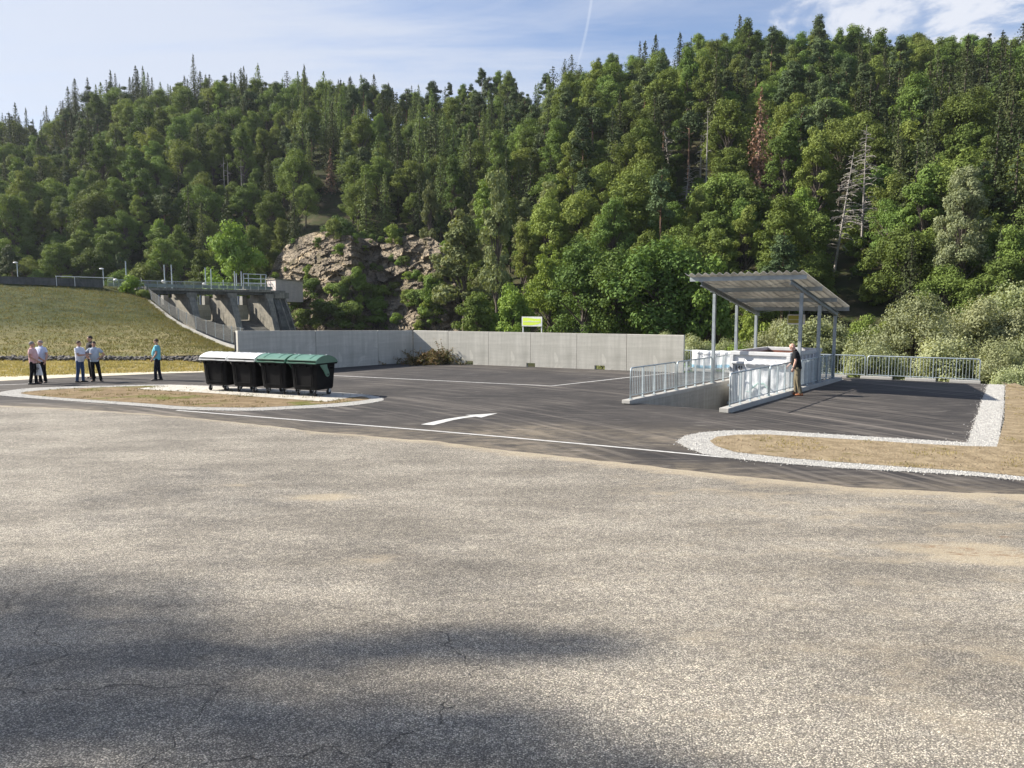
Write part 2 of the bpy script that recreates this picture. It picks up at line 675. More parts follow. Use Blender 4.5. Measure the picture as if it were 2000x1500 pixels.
M_NEW = asphalt_new()
back = [(F0 + FD * 11.6 + FN * 0.15), F0 + FN * 0.12]
A_RIGHT = [G(1930, 751), G(1891, 866)]
YARD = [Vector((-90, 38, 0))] + ROAD_L + [Vector((-14.0, 36.6, 0)), WALL_L + Vector((0.1, 0.2, 0)), CORNER + Vector((0.05, 0.1, 0)), WALL_R + Vector((0.1, 0.1, 0))] + back + A_RIGHT + \
       [G(1960, 900), Vector((34, 14.0, 0)), Vector((34, 8, 0)), Vector((-28, 8, 0)), Vector((-32, 24, 0)), Vector((-90, 26, 0))]


def make_yard():
    # dense grid clipped to the yard, with the pit cut out, so that dust can be stored per vertex
    mb = MB().flat([(p.x, p.y) for p in YARD], 0.0, [[(p.x, p.y) for p in PIT]])
    me = mb.mesh('asphalt_yard', M_NEW)
    bm = bmesh.new()
    bm.from_mesh(me)
    for _ in range(4):
        es = [e for e in bm.edges if e.calc_length() > 0.9 and e.verts[0].co.x > -40]
        bmesh.ops.subdivide_edges(bm, edges=es, cuts=1)
        bmesh.ops.triangulate(bm, faces=[f for f in bm.faces if len(f.verts) > 3])
    bm.to_mesh(me)
    bm.free()
    n = len(me.vertices)
    co = np.zeros(n * 3, np.float32)
    me.vertices.foreach_get('co', co)
    co = co.reshape(-1, 3)
    sx = np.array([p.x for p in SEAM])
    sy = np.array([p.y for p in SEAM])
    d = co[:, 1] - np.interp(co[:, 0], sx, sy)
    dust = np.clip(1 - d / 0.9, 0, 1) * 0.75
    for (qx, qy, r, a) in ((1000, 843, 1.6, 0.9), (960, 838, 1.0, .8), (1250, 852, 1.4, 0.8), (1180, 850, 1.3, 0.55), (1330, 868, 0.9, 0.9), (300, 760, 3, .3)):
        g = G(qx, qy)
        dd = np.hypot((co[:, 0] - g.x) / 1.8, (co[:, 1] - g.y) / 0.55)
        dust = np.maximum(dust, a * np.exp(-(dd / r) ** 2))
    at_ = me.attributes.new('dust', 'FLOAT', 'POINT')
    at_.data.foreach_set('value', dust.astype(np.float32))
    tag(link('asphalt_yard', me), kind='structure')
    # ramp down into the pit, pit floor
    mb = MB()
    ts = [0, 0.5, 1.2, 2.4, 5.0, 7.2, 12.6]
    zs = [0, -0.03, -0.16, -0.42, -0.98, -1.2, -1.22]
    rows = [[PT(s, t, z) for s in (0.0, 1.5, 3.0)] for t, z in zip(ts, zs)]
    mb.loft(rows, cap=False, closed=False)
    o = mb.build('ramp', M_NEW)
    bm = bmesh.new()
    bm.from_mesh(o.data)
    for f in bm.faces:
        if f.normal.z < 0:
            f.normal_flip()
    bm.to_mesh(o.data)
    bm.free()
    tag(o, kind='structure')


def old_asphalt_mat():
    m = bpy.data.materials.new('old_asphalt')
    m.use_nodes = True
    nt = m.node_tree
    p = nt.nodes['Principled BSDF']
    p.inputs['Specular IOR Level'].default_value = 0.35
    p.inputs['Roughness'].default_value = 0.8
    tc = nt.nodes.new('ShaderNodeTexCoord').outputs['Object']
    big = noise_n(nt, mapping(nt, tc, (0.55, 1.2, 1), (0, 0, -0.3)), 0.6, 6, 0.62)
    col = mixc(nt, maprange(nt, big, 0.34, 0.66), (0.335, 0.305, 0.258), (0.53, 0.485, 0.410))
    big2 = noise_n(nt, mapping(nt, tc, (1, 1.6, 1), (0, 0, 0.5), (7, 3, 0)), 1.7, 7, 0.7)
    col = mixc(nt, 0.42, col, mixc(nt, maprange(nt, big2, 0.3, 0.7), (0.80, 0.79, 0.79), (1.17, 1.17, 1.15)), 'MULTIPLY')
    # aggregate: individual pebbles with dark binder gaps
    vo = nt.nodes.new('ShaderNodeTexVoronoi')
    vo.inputs['Scale'].default_value = 85
    vo.inputs['Randomness'].default_value = 1
    L(nt, mapping(nt, tc, (1, 1, 0.01)), vo.inputs['Vector'])
    sepc = nt.nodes.new('ShaderNodeSeparateColor')
    L(nt, vo.outputs['Color'], sepc.inputs[0])
    stone = maprange(nt, vo.outputs['Distance'], 0.62, 0.25)
    var = math_n(nt, 'ADD', 0.56, math_n(nt, 'MULTIPLY', math_n(nt, 'POWER', sepc.outputs[0], 2.3), 1.12))
    var = math_n(nt, 'MULTIPLY', var, math_n(nt, 'ADD', 0.42, math_n(nt, 'MULTIPLY', stone, 0.85)))
    cmb = nt.nodes.new('ShaderNodeCombineColor')
    for k in range(3):
        L(nt, var, cmb.inputs[k])
    med = noise_n(nt, tc, 9, 5, 0.7)
    col = mixc(nt, 1.0, col, cmb.outputs[0], 'MULTIPLY')
    col = mixc(nt, 0.7, col, mixc(nt, maprange(nt, med, 0.25, 0.75), (0.66, 0.66, 0.69), (1.35, 1.33, 1.26)), 'MULTIPLY')
    # sand carried on to the surface
    at_ = nt.nodes.new('ShaderNodeAttribute')
    at_.attribute_name = 'dust'
    dn = noise_n(nt, mapping(nt, tc, (0.8, 1.7, 1), (0, 0, -0.25)), 1.4, 7, 0.66)
    df = maprange(nt, math_n(nt, 'ADD', dn, math_n(nt, 'MULTIPLY', at_.outputs['Fac'], 0.55)), 0.62, 1.0)
    df = math_n(nt, 'MULTIPLY', df, math_n(nt, 'ADD', 0.5, math_n(nt, 'MULTIPLY', maprange(nt, noise_n(nt, tc, 30, 3, .7), 0.35, 0.6), 0.5)))
    col = mixc(nt, math_n(nt, 'MULTIPLY', df, 0.8), col, (0.45, 0.375, 0.26))
    a2 = nt.nodes.new('ShaderNodeAttribute')
    a2.attribute_name = 'mud'
    mf = maprange(nt, math_n(nt, 'ADD', noise_n(nt, mapping(nt, tc, (0.8, 1.8, 1), (0, 0, 0.35)), 5.0, 7, 0.78), math_n(nt, 'MULTIPLY', a2.outputs['Fac'], 0.26)), 0.68, 0.84)
    col = mixc(nt, mf, col, (0.21, 0.125, 0.065))
    # cracks
    wn = nt.nodes.new('ShaderNodeTexNoise')
    wn.inputs['Scale'].default_value = 1.6
    wn.inputs['Detail'].default_value = 5
    L(nt, tc, wn.inputs['Vector'])
    wm = nt.nodes.new('ShaderNodeVectorMath')
    wm.operation = 'MULTIPLY_ADD'
    L(nt, wn.outputs['Color'], wm.inputs[0])
    wm.inputs[1].default_value = (0.9, 0.9, 0)
    L(nt, mapping(nt, tc, (1, 1, 0), (0, 0, 0.5)), wm.inputs[2])
    vc = nt.nodes.new('ShaderNodeTexVoronoi')
    vc.feature = 'DISTANCE_TO_EDGE'
    vc.inputs['Scale'].default_value = 0.72
    L(nt, wm.outputs[0], vc.inputs['Vector'])
    a3 = nt.nodes.new('ShaderNodeAttribute')
    a3.attribute_name = 'crack'
    crk = math_n(nt, 'MULTIPLY', maprange(nt, vc.outputs['Distance'], 0.0065, 0.001), a3.outputs['Fac'])
    crk = math_n(nt, 'MULTIPLY', crk, maprange(nt, noise_n(nt, tc, 0.8, 2), 0.42, 0.5))
    col = mixc(nt, math_n(nt, 'MULTIPLY', crk, 0.65), col, (0.03, 0.028, 0.026))
    L(nt, col, p.inputs['Base Color'])
    b = nt.nodes.new('ShaderNodeBump')
    b.inputs['Strength'].default_value = 1.0
    b.inputs['Distance'].default_value = 0.012
    h = math_n(nt, 'ADD', math_n(nt, 'MULTIPLY', stone, 0.6), math_n(nt, 'MULTIPLY', noise_n(nt, tc, 22, 4, 0.7), 1.0))
    h = math_n(nt, 'SUBTRACT', h, math_n(nt, 'MULTIPLY', crk, 1.5))
    L(nt, h, b.inputs['Height'])
    L(nt, b.outputs[0], p.inputs['Normal'])
    return m


def make_old_asphalt():
    sx = np.array([p.x for p in SEAM])
    sy = np.array([p.y for p in SEAM])
    xs = np.unique(np.concatenate([np.arange(-28, -20, 1.0), np.arange(-20, 22, 0.16), np.arange(22, 40, 1)]))
    edge = np.interp(xs, sx, sy)
    edge += 0.10 * np.array([noise.noise(Vector((x * 0.9, 3, 0))) for x in xs]) + 0.07 * np.array([noise.noise(Vector((x * 3.1, 7, 0))) for x in xs])
    T = np.concatenate([np.linspace(0, 0.35, 6)[:-1], np.linspace(0.35, 1, 120)])
    X = np.repeat(xs[None, :], len(T), 0)
    Y = -22 + (edge[None, :] + 22) * T[:, None]
    s = np.clip((12 - Y) / 14, 0, 1)
    Z = 0.012 + 1.5 * s * s
    Z[-1, :] = 0.002
    V = np.stack([X, Y, Z], -1).reshape(-1, 3)
    nx, ny = len(xs), len(T)
    i, j = np.meshgrid(np.arange(nx - 1), np.arange(ny - 1))
    a = (j * nx + i).ravel()
    F = np.stack([a, a + 1, a + nx + 1, a + nx], 1)
    me = np_mesh('old_asphalt', V, F, old_asphalt_mat(), smooth=True)
    d = (edge[None, :] - Y)
    px = 1000 + 1500 * X / np.maximum(Y, 1)
    dust = 0.75 * np.clip(1 - d / 0.8, 0, 1) + 0.35 * np.clip(1 - d / 3.5, 0, 1) * np.clip((X + 6) / 8, 0, 1)
    dust = np.maximum(dust, 0.30 * np.clip((X + 1.0) / 5, 0, 1))
    mud = np.zeros_like(dust)
    crack = np.clip((1.2 - X) / 1.5, 0, 1) * np.clip((8.5 - Y) / 2, 0, 1)

    def blob(q, rx, ry, a, arr):
        g = hit(*q)
        w = a * np.exp(-(((X - g.x) / rx) ** 2 + ((Y - g.y) / ry) ** 2))
        np.maximum(arr, w, out=arr)
    for q, rx, ry, a in (((625, 972), .75, .3, 1.0), ((1290, 962), 0.6, 0.2, 0.8), ((1870, 1072), 1.1, 0.36, 1.1), ((1960, 1090), 1.2, 0.4, 1.1), ((1700, 1000), 2.0, 0.9, .45),
                         ((1500, 960), 3, 0.8, 0.42), ((760, 1090), 0.9, 0.3, 0.5), ((640, 1100), .5, .15, .45), ((1890, 1030), 1.2, .4, .6), ((480, 950), .9, .2, .45), ((270, 970), .4, .12, .5), ((1900, 1430), .4, .25, .3), ((1600, 1250), 1.5, .7, .3)):
        blob(q, rx, ry, a, dust)
    for q, rx, ry, a in (((1850, 1070), 0.9, 0.16, 1.0), ((1950, 1082), 0.9, 0.2, 1.0), ((1790, 1060), 0.5, .12, .8), ((1930, 1050), 1.2, .1, .8), ((1880, 1035), .8, .07, .6), ((640, 975), .25, .06, .6)):
        blob(q, rx, ry, a, mud)
    for nm, arr in (('dust', dust), ('mud', mud), ('crack', crack)):
        q = me.attributes.new(nm, 'FLOAT', 'POINT')
        q.data.foreach_set('value', arr.ravel().astype(np.float32))
    tag(link('old_asphalt', me), kind='structure')


def hit(px, py):
    """ground point in the sloping foreground"""
    d = ray(px, py)
    t = 0.5
    o = Vector((0, 0, CAM_Z))
    while t < 80:
        p = o + d * t
        if p.z <= rise(p.y) + 0.012:
            return p
        t += 0.01
    return p


make_yard()
make_old_asphalt()


# ------------------------------------------------------------------ painted markings (thin sheets 4 mm above the asphalt)
M_PAINT = mat('road_paint', (0.62, 0.62, 0.60), (0.44, 0.43, 0.41), scale=6, rough=0.6, bump=0.15, bscale=60)


def stripe(pts, w, z=0.005, name='road_marking'):
    P = [Vector((p.x, p.y)) for p in pts]
    rows = []
    for i, p in enumerate(P):
        d = (P[min(i + 1, len(P) - 1)] - P[max(i - 1, 0)]).normalized()
        n = Vector((-d.y, d.x)) * (w / 2)
        rows.append([Vector((p.x - n.x, p.y - n.y, z)), Vector((p.x + n.x, p.y + n.y, z))])
    mb = MB()
    for i in range(len(rows) - 1):
        a, b = rows[i], rows[i + 1]
        mb.add([a[0], b[0], b[1], a[1]], [(0, 3, 2, 1) if (b[0] - a[0]).cross(a[1] - a[0]).z < 0 else (0, 1, 2, 3)])
    return mb


def marking(mb):
    o = mb.build('road_marking', M_PAINT)
    return tag(o, kind='structure')


marking(stripe([G(*p) for p in ((345, 801.5), (600, 822), (850, 842), (1000, 855), (1200, 873), (1415, 893.5))], 0.10))
marking(stripe([G(650, 733.6), G(800, 740.8), G(1077, 754), G(1237, 736.2), G(1330, 726.5)], 0.12))
marking(stripe([G(-200, 753), G(0, 752), G(66, 749.5)], 0.12))
arrow = [(822, 829.3), (848, 823.5), (872, 818.6), (896, 814.9), (920, 812.5), (908, 811.1), (940, 809.3), (972, 807.4), (956, 811.5), (940, 815.8), (929, 814.1), (905, 817.0), (884, 821.0), (864, 826.3), (846, 830.7)]
marking(MB().flat([G(*p) for p in arrow], 0.006))

# ------------------------------------------------------------------ islands, gravel strips, verges
M_DIRT = mat('island_soil', (0.25, 0.19, 0.115), (0.16, 0.115, 0.068), scale=2.2, rough=0.95, bump=1.0, bscale=14, c3=(0.12, 0.125, 0.035), s3=0.55, th3=(0.54, 0.66), bdist=0.04, spec=0.1)
M_DIRT2 = mat('verge_soil', (0.30, 0.24, 0.155), (0.20, 0.155, 0.098), scale=3.2, rough=0.95, bump=1.0, bscale=16, c3=(0.15, 0.12, 0.06), s3=1.3, th3=(0.58, 0.70), bdist=0.04, spec=0.1)
M_GRAV = mat('white_gravel', (0.42, 0.41, 0.38), (0.24, 0.235, 0.22), scale=16, rough=0.9, bump=1.0, bscale=25, bdist=0.03)
M_STONE_W = mat('white_stone', (0.52, 0.51, 0.48), (0.30, 0.29, 0.275), scale=6, rough=0.85)


def sheet(name, pts, z, m, holes=(), kind='structure', sub=0):
    mb = MB().flat(pts, z, holes)
    o = mb.build(name, m)
    return tag(o, kind=kind)


isl1_out = catmull([G(*p) for p in ((-6, 771), (12, 764), (75, 757.5), (200, 754), (330, 751.7), (480, 757), (640, 765.5), (720, 772), (748, 779), (738, 785), (675, 793.5), (575, 799), (500, 802.5), (425, 802), (350, 800),
                                    (290, 795), (200, 788), (100, 781), (30, 775.5))], 6, True)
isl1_in = catmull([G(*p) for p in ((42, 767.5), (100, 761.5), (200, 757), (332, 754), (470, 760), (640, 769), (700, 774.5), (722, 779.5), (700, 783.5), (640, 789.5), (570, 793.5), (500, 796.5), (440, 796.5), (360, 794.5),
                                   (290, 789), (200, 783), (120, 777.5), (60, 772))], 6, True)
isl2_out = [G(*p) for p in ((2300, 962), (2000, 939.5), (1900, 930), (1800, 923), (1650, 915.5), (1500, 903.5), (1415, 894), (1372, 887), (1340, 874), (1322, 863.5), (1335, 853), (1370, 845), (1420, 841.5), (1500, 841),
                                    (1650, 850.5), (1800, 859.5), (1891, 865), (1930, 751), (1962, 751.5), (1960, 800), (1950, 866), (1947, 872))]
isl2_in = [G(*p) for p in ((2300, 953), (2000, 932), (1900, 922), (1750, 912), (1550, 896.5), (1435, 884), (1398, 872), (1386, 862), (1400, 854), (1440, 850), (1500, 849.5), (1650, 858.5), (1800, 868), (1890, 872.5), (1947, 873.5))]
sheet('soil_island', isl1_in, 0.016, M_DIRT)
sheet('gravel_edge', isl1_out, 0.010, M_GRAV)
# right hand verge with its gravel ring and the bank falling away to the river
verge = isl2_in + [G(1962, 820), G(1964, 752), Vector((20.6, 31.3, 0)), Vector((17.8, 24.5, 0)), Vector((16.0, 21, 0)), Vector((15.4, 17.5, 0)), Vector((20, 12.8, 0))]
sheet('verge', verge, 0.016, M_DIRT2)
sheet('gravel_edge', isl2_out + [G(1990, 885), G(2200, 905)], 0.010, M_GRAV)
# bank slope
mb = MB()
top = [Vector((20.5, 31.6, 0)), Vector((17.8, 24.5, 0)), Vector((16.0, 21, 0)), Vector((15.3, 17.5, 0)), Vector((20, 12.8, 0)), Vector((30, 8, 0))]
rows = [[p + Vector((-0.3, 0, 0.018)) for p in top], [p + Vector((0.7, 0, -0.12)) for p in top], [p + Vector((2.2, 0.2, -0.75)) for p in top], [p + Vector((9, 1, -4.6)) for p in top]]
mb.loft(rows, cap=False, closed=False)
o = mb.build('bank', M_DIRT2, smooth=True)
tag(o, kind='structure')
bm = bmesh.new()
bm.from_mesh(o.data)
bmesh.ops.subdivide_edges(bm, edges=bm.edges[:], cuts=7, use_grid_fill=True)
for v in bm.verts:
    v.co.z += 0.10 * noise.noise(v.co * 0.9) + 0.05 * noise.noise(v.co * 2.7) - 0.03
bm.normal_update()
if sum(f.normal.z for f in bm.faces) < 0:
    bmesh.ops.reverse_faces(bm, faces=bm.faces[:])
bm.to_mesh(o.data)
bm.free()

# stones: real little rocks, one mesh per strip
def rocks(name, pts, size, m, zf=None, sink=0.3, kind='stuff', mats=None):
    """pts (n,2|3); size (n,)"""
    base = np.array([(1, 0, 0), (0, 1, 0), (-1, 0, 0), (0, -1, 0), (0, 0, 1), (0, 0, -1)], float)
    F0_ = np.array([(0, 1, 4), (1, 2, 4), (2, 3, 4), (3, 0, 4), (1, 0, 5), (2, 1, 5), (3, 2, 5), (0, 3, 5)])
    n = len(pts)
    B = base[None] * nrg.uniform(0.55, 1.1, (n, 6, 1))
    B[:, :, 2] *= 0.65
    a = nrg.uniform(0, 6.28, n)
    ca, sa = np.cos(a)[:, None], np.sin(a)[:, None]
    X = B[:, :, 0] * ca - B[:, :, 1] * sa
    Y = B[:, :, 0] * sa + B[:, :, 1] * ca
    tl = nrg.uniform(-.5, .5, (n, 1))
    Z = B[:, :, 2] + X * tl
    P = np.stack([X, Y, Z], -1) * size[:, None, None]
    P[:, :, 0] += pts[:, 0, None]
    P[:, :, 1] += pts[:, 1, None]
    z0 = pts[:, 2] if pts.shape[1] > 2 else np.zeros(n)
    P[:, :, 2] += (z0 + size * sink)[:, None]
    F = (F0_[None] + 6 * np.arange(n)[:, None, None]).reshape(-1, 3)
    o = link(name, np_mesh(name, P.reshape(-1, 3), F, m))
    return tag(o, kind=kind)


def scatter(poly, n, hole=None):
    P = np.array([(p[0], p[1]) for p in poly])
    lo, hi = P.min(0), P.max(0)
    out = np.zeros((0, 2))
    for _ in range(60):
        Q = nrg.uniform(lo, hi, (n * 3, 2))
        k = inside_np([tuple(p) for p in P], Q[:, 0], Q[:, 1])
        if hole is not None:
            k &= ~inside_np([(p[0], p[1]) for p in hole], Q[:, 0], Q[:, 1])
        out = np.concatenate([out, Q[k]])
        if len(out) >= n:
            break
    return out[:n]


p1 = scatter(isl1_out, 14000, isl1_in)
p1 += nrg.normal(0, 0.035, p1.shape) * (1 + 3 * (nrg.uniform(0, 1, (len(p1), 1)) > 0.93))
rocks('gravel', p1, 0.007 + 0.022 * nrg.uniform(0, 1, len(p1)) ** 2.5, M_STONE_W)
p2 = scatter([p for p in isl2_out] + [G(2200, 905)], 36000, verge)
p2 += nrg.normal(0, 0.035, p2.shape) * (1 + 3 * (nrg.uniform(0, 1, (len(p2), 1)) > 0.93))
p2 = p2[p2[:, 1] > 11]
rocks('gravel', p2, 0.007 + 0.022 * nrg.uniform(0, 1, len(p2)) ** 2.5, M_STONE_W)
# dark clods on both soil areas
p3 = np.concatenate([scatter(isl1_in, 700), scatter(verge, 1600)])
rocks('soil_clods', p3, nrg.uniform(0.01, 0.045, len(p3)) ** 1.0, mat('clod', (0.17, 0.12, 0.07), (0.26, 0.2, 0.13), scale=4, rough=0.95))
# loose grit on the old asphalt
q = []
while len(q) < 2600:
    x, y = rng.uniform(-12, 14), rng.uniform(1.5, 20)
    if y < np.interp(x, [p.x for p in SEAM], [p.y for p in SEAM]) - 0.05:
        q.append((x, y, rise(y) + 0.012))
q = np.array(q)
rocks('grit', q, nrg.uniform(0.003, 0.012, len(q)) , mat('grit', (0.10, 0.08, 0.06), (0.35, 0.3, 0.24), scale=1.5, rough=0.9))

# light pebble verge beside the far road edge, grass strip, grass
sheet('gravel_edge', [Vector((-60, 35.9, 0)), G(-150, 738.5), G(0, 736), G(150, 731), G(300, 726.8), G(395, 725), G(400, 727.5), G(300, 730.5), G(150, 737), G(0, 744.5), G(-150, 747), Vector((-60, 32.6, 0))], 0.012,
      mat('pale_grit', (0.55, 0.5, 0.40), (0.40, 0.36, 0.27), scale=5, rough=0.9, bump=0.6))
M_STRIP = mat('dry_grass_ground', (0.33, 0.275, 0.14), (0.21, 0.195, 0.09), scale=0.9, rough=0.95, bump=1, bscale=12, stretch=(0.5, 1.4, 1), bdist=0.05, spec=0.1)
strip = [Vector((-100, 36, 0)), Vector((-60, 35.7, 0)), G(-150, 739), G(0, 737), G(150, 732), G(300, 727.5), G(400, 725.6), Vector((-14.6, 37.4, 0)), Vector((-14.8, 41.2, 0)), Vector((-18.8, 45.1, 0)), Vector((-100, 45.1, 0))]
sheet('grass_strip', strip, 0.008, M_STRIP)


def tufts(name, P, h, m, blades=4, spread=0.06, w=0.02, lean=0.35):
    """P (n,3); many small upright grass blades in one object"""
    n = len(P) * blades
    B = np.repeat(P, blades, 0) + np.concatenate([nrg.normal(0, spread, (n, 2)), np.zeros((n, 1))], 1)
    H = np.repeat(h, blades) * nrg.uniform(0.6, 1.2, n)
    a = nrg.uniform(0, 6.28, n)
    dx, dy = np.cos(a) * w, np.sin(a) * w
    ln = nrg.normal(0, lean, (n, 2)) * H[:, None]
    v0 = B + np.stack([dx, dy, 0 * dx], 1)
    v1 = B - np.stack([dx, dy, 0 * dx], 1)
    v2 = B + np.concatenate([ln, H[:, None]], 1)
    V = np.stack([v0, v1, v2], 1).reshape(-1, 3)
    F = np.arange(3 * n).reshape(-1, 3)
    o = link(name, np_mesh(name, V, F, m))
    return tag(o, kind='stuff')


M_GRASS_DRY = leaf_mat('dry_grass', (0.40, 0.33, 0.17), (0.25, 0.225, 0.10), var=0.0, trans=0.35, nscale=0.7, hue=0.0)
M_GRASS = leaf_mat('grass_blade', (0.085, 0.088, 0.032), (0.145, 0.125, 0.06), var=0.0, trans=0.3, nscale=0.35, hue=0.0)
P = scatter([(p.x, p.y) for p in strip if p.x > -60] + [(-60, 45)], 9000)
P = np.concatenate([P, np.zeros((len(P), 1))], 1)
tufts('grass', P, np.full(len(P), 0.11), M_GRASS_DRY, 4, 0.1, 0.02)
P = scatter(isl1_in, 1500)
keep = np.array([noise.noise(Vector((x * 0.9, y * 1.5, 5))) > 0.12 for x, y in P])
P = P[keep]
tufts('grass', np.concatenate([P, np.full((len(P), 1), 0.015)], 1), np.full(len(P), 0.05), M_GRASS, 4, 0.06, 0.01)

P = scatter(verge, 2600)
keep = np.array([noise.noise(Vector((x * 0.7, y * 1.1, 9))) > 0.15 for x, y in P])
P = P[keep & (P[:, 0] < 24)]
tufts('grass', np.concatenate([P, np.full((len(P), 1), 0.015)], 1), np.full(len(P), 0.045), M_GRASS_DRY, 4, 0.07, 0.010)

# paved concrete pad under the bins
pad = [G(266, 760.5), G(330, 752.3), G(480, 757.5), G(640, 766.5), G(722, 773.5), G(684, 777.5), G(637, 785.5), G(500, 775.5), G(400, 768)]


def paver_mat():
    m = bpy.data.materials.new('concrete_pavers')
    m.use_nodes = True
    nt = m.node_tree
    p = nt.nodes['Principled BSDF']
    p.inputs['Roughness'].default_value = 0.85
    tc = nt.nodes.new('ShaderNodeTexCoord').outputs['Object']
    br = nt.nodes.new('ShaderNodeTexBrick')
    L(nt, mapping(nt, tc, (1, 1, 1), (0, 0, math.radians(24.5))), br.inputs['Vector'])
    br.inputs['Color1'].default_value = (0.52, 0.49, 0.43, 1)
    br.inputs['Color2'].default_value = (0.43, 0.41, 0.36, 1)
    br.inputs['Mortar'].default_value = (0.24, 0.22, 0.18, 1)
    br.inputs['Scale'].default_value = 1
    br.inputs['Brick Width'].default_value = 0.3
    br.inputs['Row Height'].default_value = 0.2
    br.inputs['Mortar Size'].default_value = 0.012
    n = maprange(nt, noise_n(nt, tc, 3, 4), 0.3, 0.7)
    L(nt, mixc(nt, 0.5, br.outputs[0], mixc(nt, n, (0.8, 0.8, 0.8), (1.1, 1.1, 1.1)), 'MULTIPLY'), p.inputs['Base Color'])
    return m


sheet('paved_pad', pad, 0.022, paver_mat())
# ------------------------------------------------------------------ precast concrete walls
def concrete(name, a, b, streak=0.35, var=1.0, seed=0.0):
    m = bpy.data.materials.new(name)
    m.use_nodes = True
    nt = m.node_tree
    p = nt.nodes['Principled BSDF']
    p.inputs['Roughness'].default_value = 0.8
    p.inputs['Specular IOR Level'].default_value = 0.3
    tc = nt.nodes.new('ShaderNodeTexCoord').outputs['Object']
    tc = mapping(nt, tc, (1, 1, 1), (0, 0, 0), (seed, seed, 0))
    f = maprange(nt, noise_n(nt, tc, 0.8, 6, 0.6), 0.3, 0.7)
    col = mixc(nt, f, a, b)
    s = noise_n(nt, mapping(nt, tc, (4, 4, 0.35)), 1.2, 5, 0.6)
    col = mixc(nt, streak, col, mixc(nt, maprange(nt, s, 0.3, 0.7), (0.72, 0.72, 0.70), (1.2, 1.2, 1.2)), 'MULTIPLY')
    s2 = noise_n(nt, tc, 1.1, 3, 0.5, 1.0)
    col = mixc(nt, math_n(nt, 'MULTIPLY', maprange(nt, s2, 0.64, 0.72), 0.3 * var), col, tuple(min(1, x * 1.5) for x in a))
    s4 = noise_n(nt, mapping(nt, tc, (0.35, 0.35, 7)), 1.0, 4, 0.6)
    col = mixc(nt, 0.5, col, mixc(nt, maprange(nt, s4, 0.3, 0.7), (0.84, 0.84, 0.83), (1.12, 1.12, 1.12)), 'MULTIPLY')
    s5 = noise_n(nt, mapping(nt, tc, (1, 1, 0.6), (0, 0, 0), (2, 5, 1)), 2.2, 5, 0.65)
    col = mixc(nt, math_n(nt, 'MULTIPLY', maprange(nt, s5, 0.60, 0.75), 0.35), col, tuple(x * 0.6 for x in b))
    L(nt, col, p.inputs['Base Color'])
    b_ = nt.nodes.new('ShaderNodeBump')
    b_.inputs['Strength'].default_value = 0.3
    b_.inputs['Distance'].default_value = 0.01
    L(nt, noise_n(nt, tc, 18, 5, 0.6), b_.inputs['Height'])
    L(nt, b_.outputs[0], p.inputs['Normal'])
    return m


M_WALL = concrete('precast_concrete', (0.52, 0.502, 0.445), (0.44, 0.425, 0.375), 0.34)
M_KERB = concrete('kerb_concrete', (0.42, 0.41, 0.385), (0.33, 0.32, 0.30), 0.2)
M_DARKHOLE = mat('shadow_gap', (0.02, 0.02, 0.02))


def wall_panel(a, b, za, zb, label, cat='wall panel', group=None, hole=None, thick=0.2):
    """upright precast panel from a to b; hole = (u0, u1, h) drain opening at the foot"""
    a, b = Vector(a), Vector(b)
    d = (b - a)
    ln = d.length
    t = thing('concrete_wall_panel', label, cat, a, math.atan2(d.y, d.x), group)
    mb = MB()
    g = 0.009
    x0, x1 = g, ln - g

    def blk(u0, u1, z0, zt0, zt1):
        mb.add([(u0, 0, z0), (u1, 0, z0), (u1, thick, z0), (u0, thick, z0), (u0, 0, zt0), (u1, 0, zt1), (u1, thick, zt1), (u0, thick, zt0)],
               [(0, 3, 2, 1), (4, 5, 6, 7), (0, 1, 5, 4), (1, 2, 6, 5), (2, 3, 7, 6), (3, 0, 4, 7)])

    def zt(u):
        return za + (zb - za) * u / ln
    if hole:
        h0, h1, hh = hole
        if h0 > x0 + 0.01:
            blk(x0, h0, -0.05, zt(x0), zt(h0))
        blk(h0, h1, hh, zt(h0), zt(h1))
        if h1 < x1 - 0.01:
            blk(h1, x1, -0.05, zt(h1), zt(x1))
        bmw = mb
    else:
        blk(x0, x1, -0.05, zt(x0), zt(x1))
    o = mb.build('slab', M_WALL, t)
    if hole:
        bm = bmesh.new()
        bm.from_mesh(o.data)
        bmesh.ops.remove_doubles(bm, verts=bm.verts, dist=1e-4)
        # drop the interior faces where blocks meet above the drain
        kill = [f for f in bm.faces if abs(f.normal.x) > 0.99 and min(v.co.z for v in f.verts) >= hole[2] - 0.01]
        bmesh.ops.delete(bm, geom=[f for f in kill if len([e for e in f.edges if len(e.link_faces) > 2]) > 0], context='FACES')
        bm.to_mesh(o.data)
        bm.free()
    else:
        bv = o.modifiers.new('bevel', 'BEVEL')
        bv.width = 0.012
        bv.segments = 1
    # near-black strip behind the panel joint, colouring in the shade of the gap
    mb = MB()
    mb.beam((x0 + 0.002, thick + 0.02, 0.0), (x0 + 0.002, thick + 0.02, za - 0.05), 0.08, 0.03, (0, 1, 0))
    mb.build('joint_strip', M_DARKHOLE, t) if not (hole and hole[0] < 0.05) else None
    return t


def on_line(A, B, px):
    """parameter on the ground line A-B seen at picture column px (at ground level)"""
    k = (px - 1000) / 1500 * 1.004
    d = B - A
    return (k * A.y - A.x) / (d.x - k * d.y)


def lerp(a, b, t):
    return a + (b - a) * t


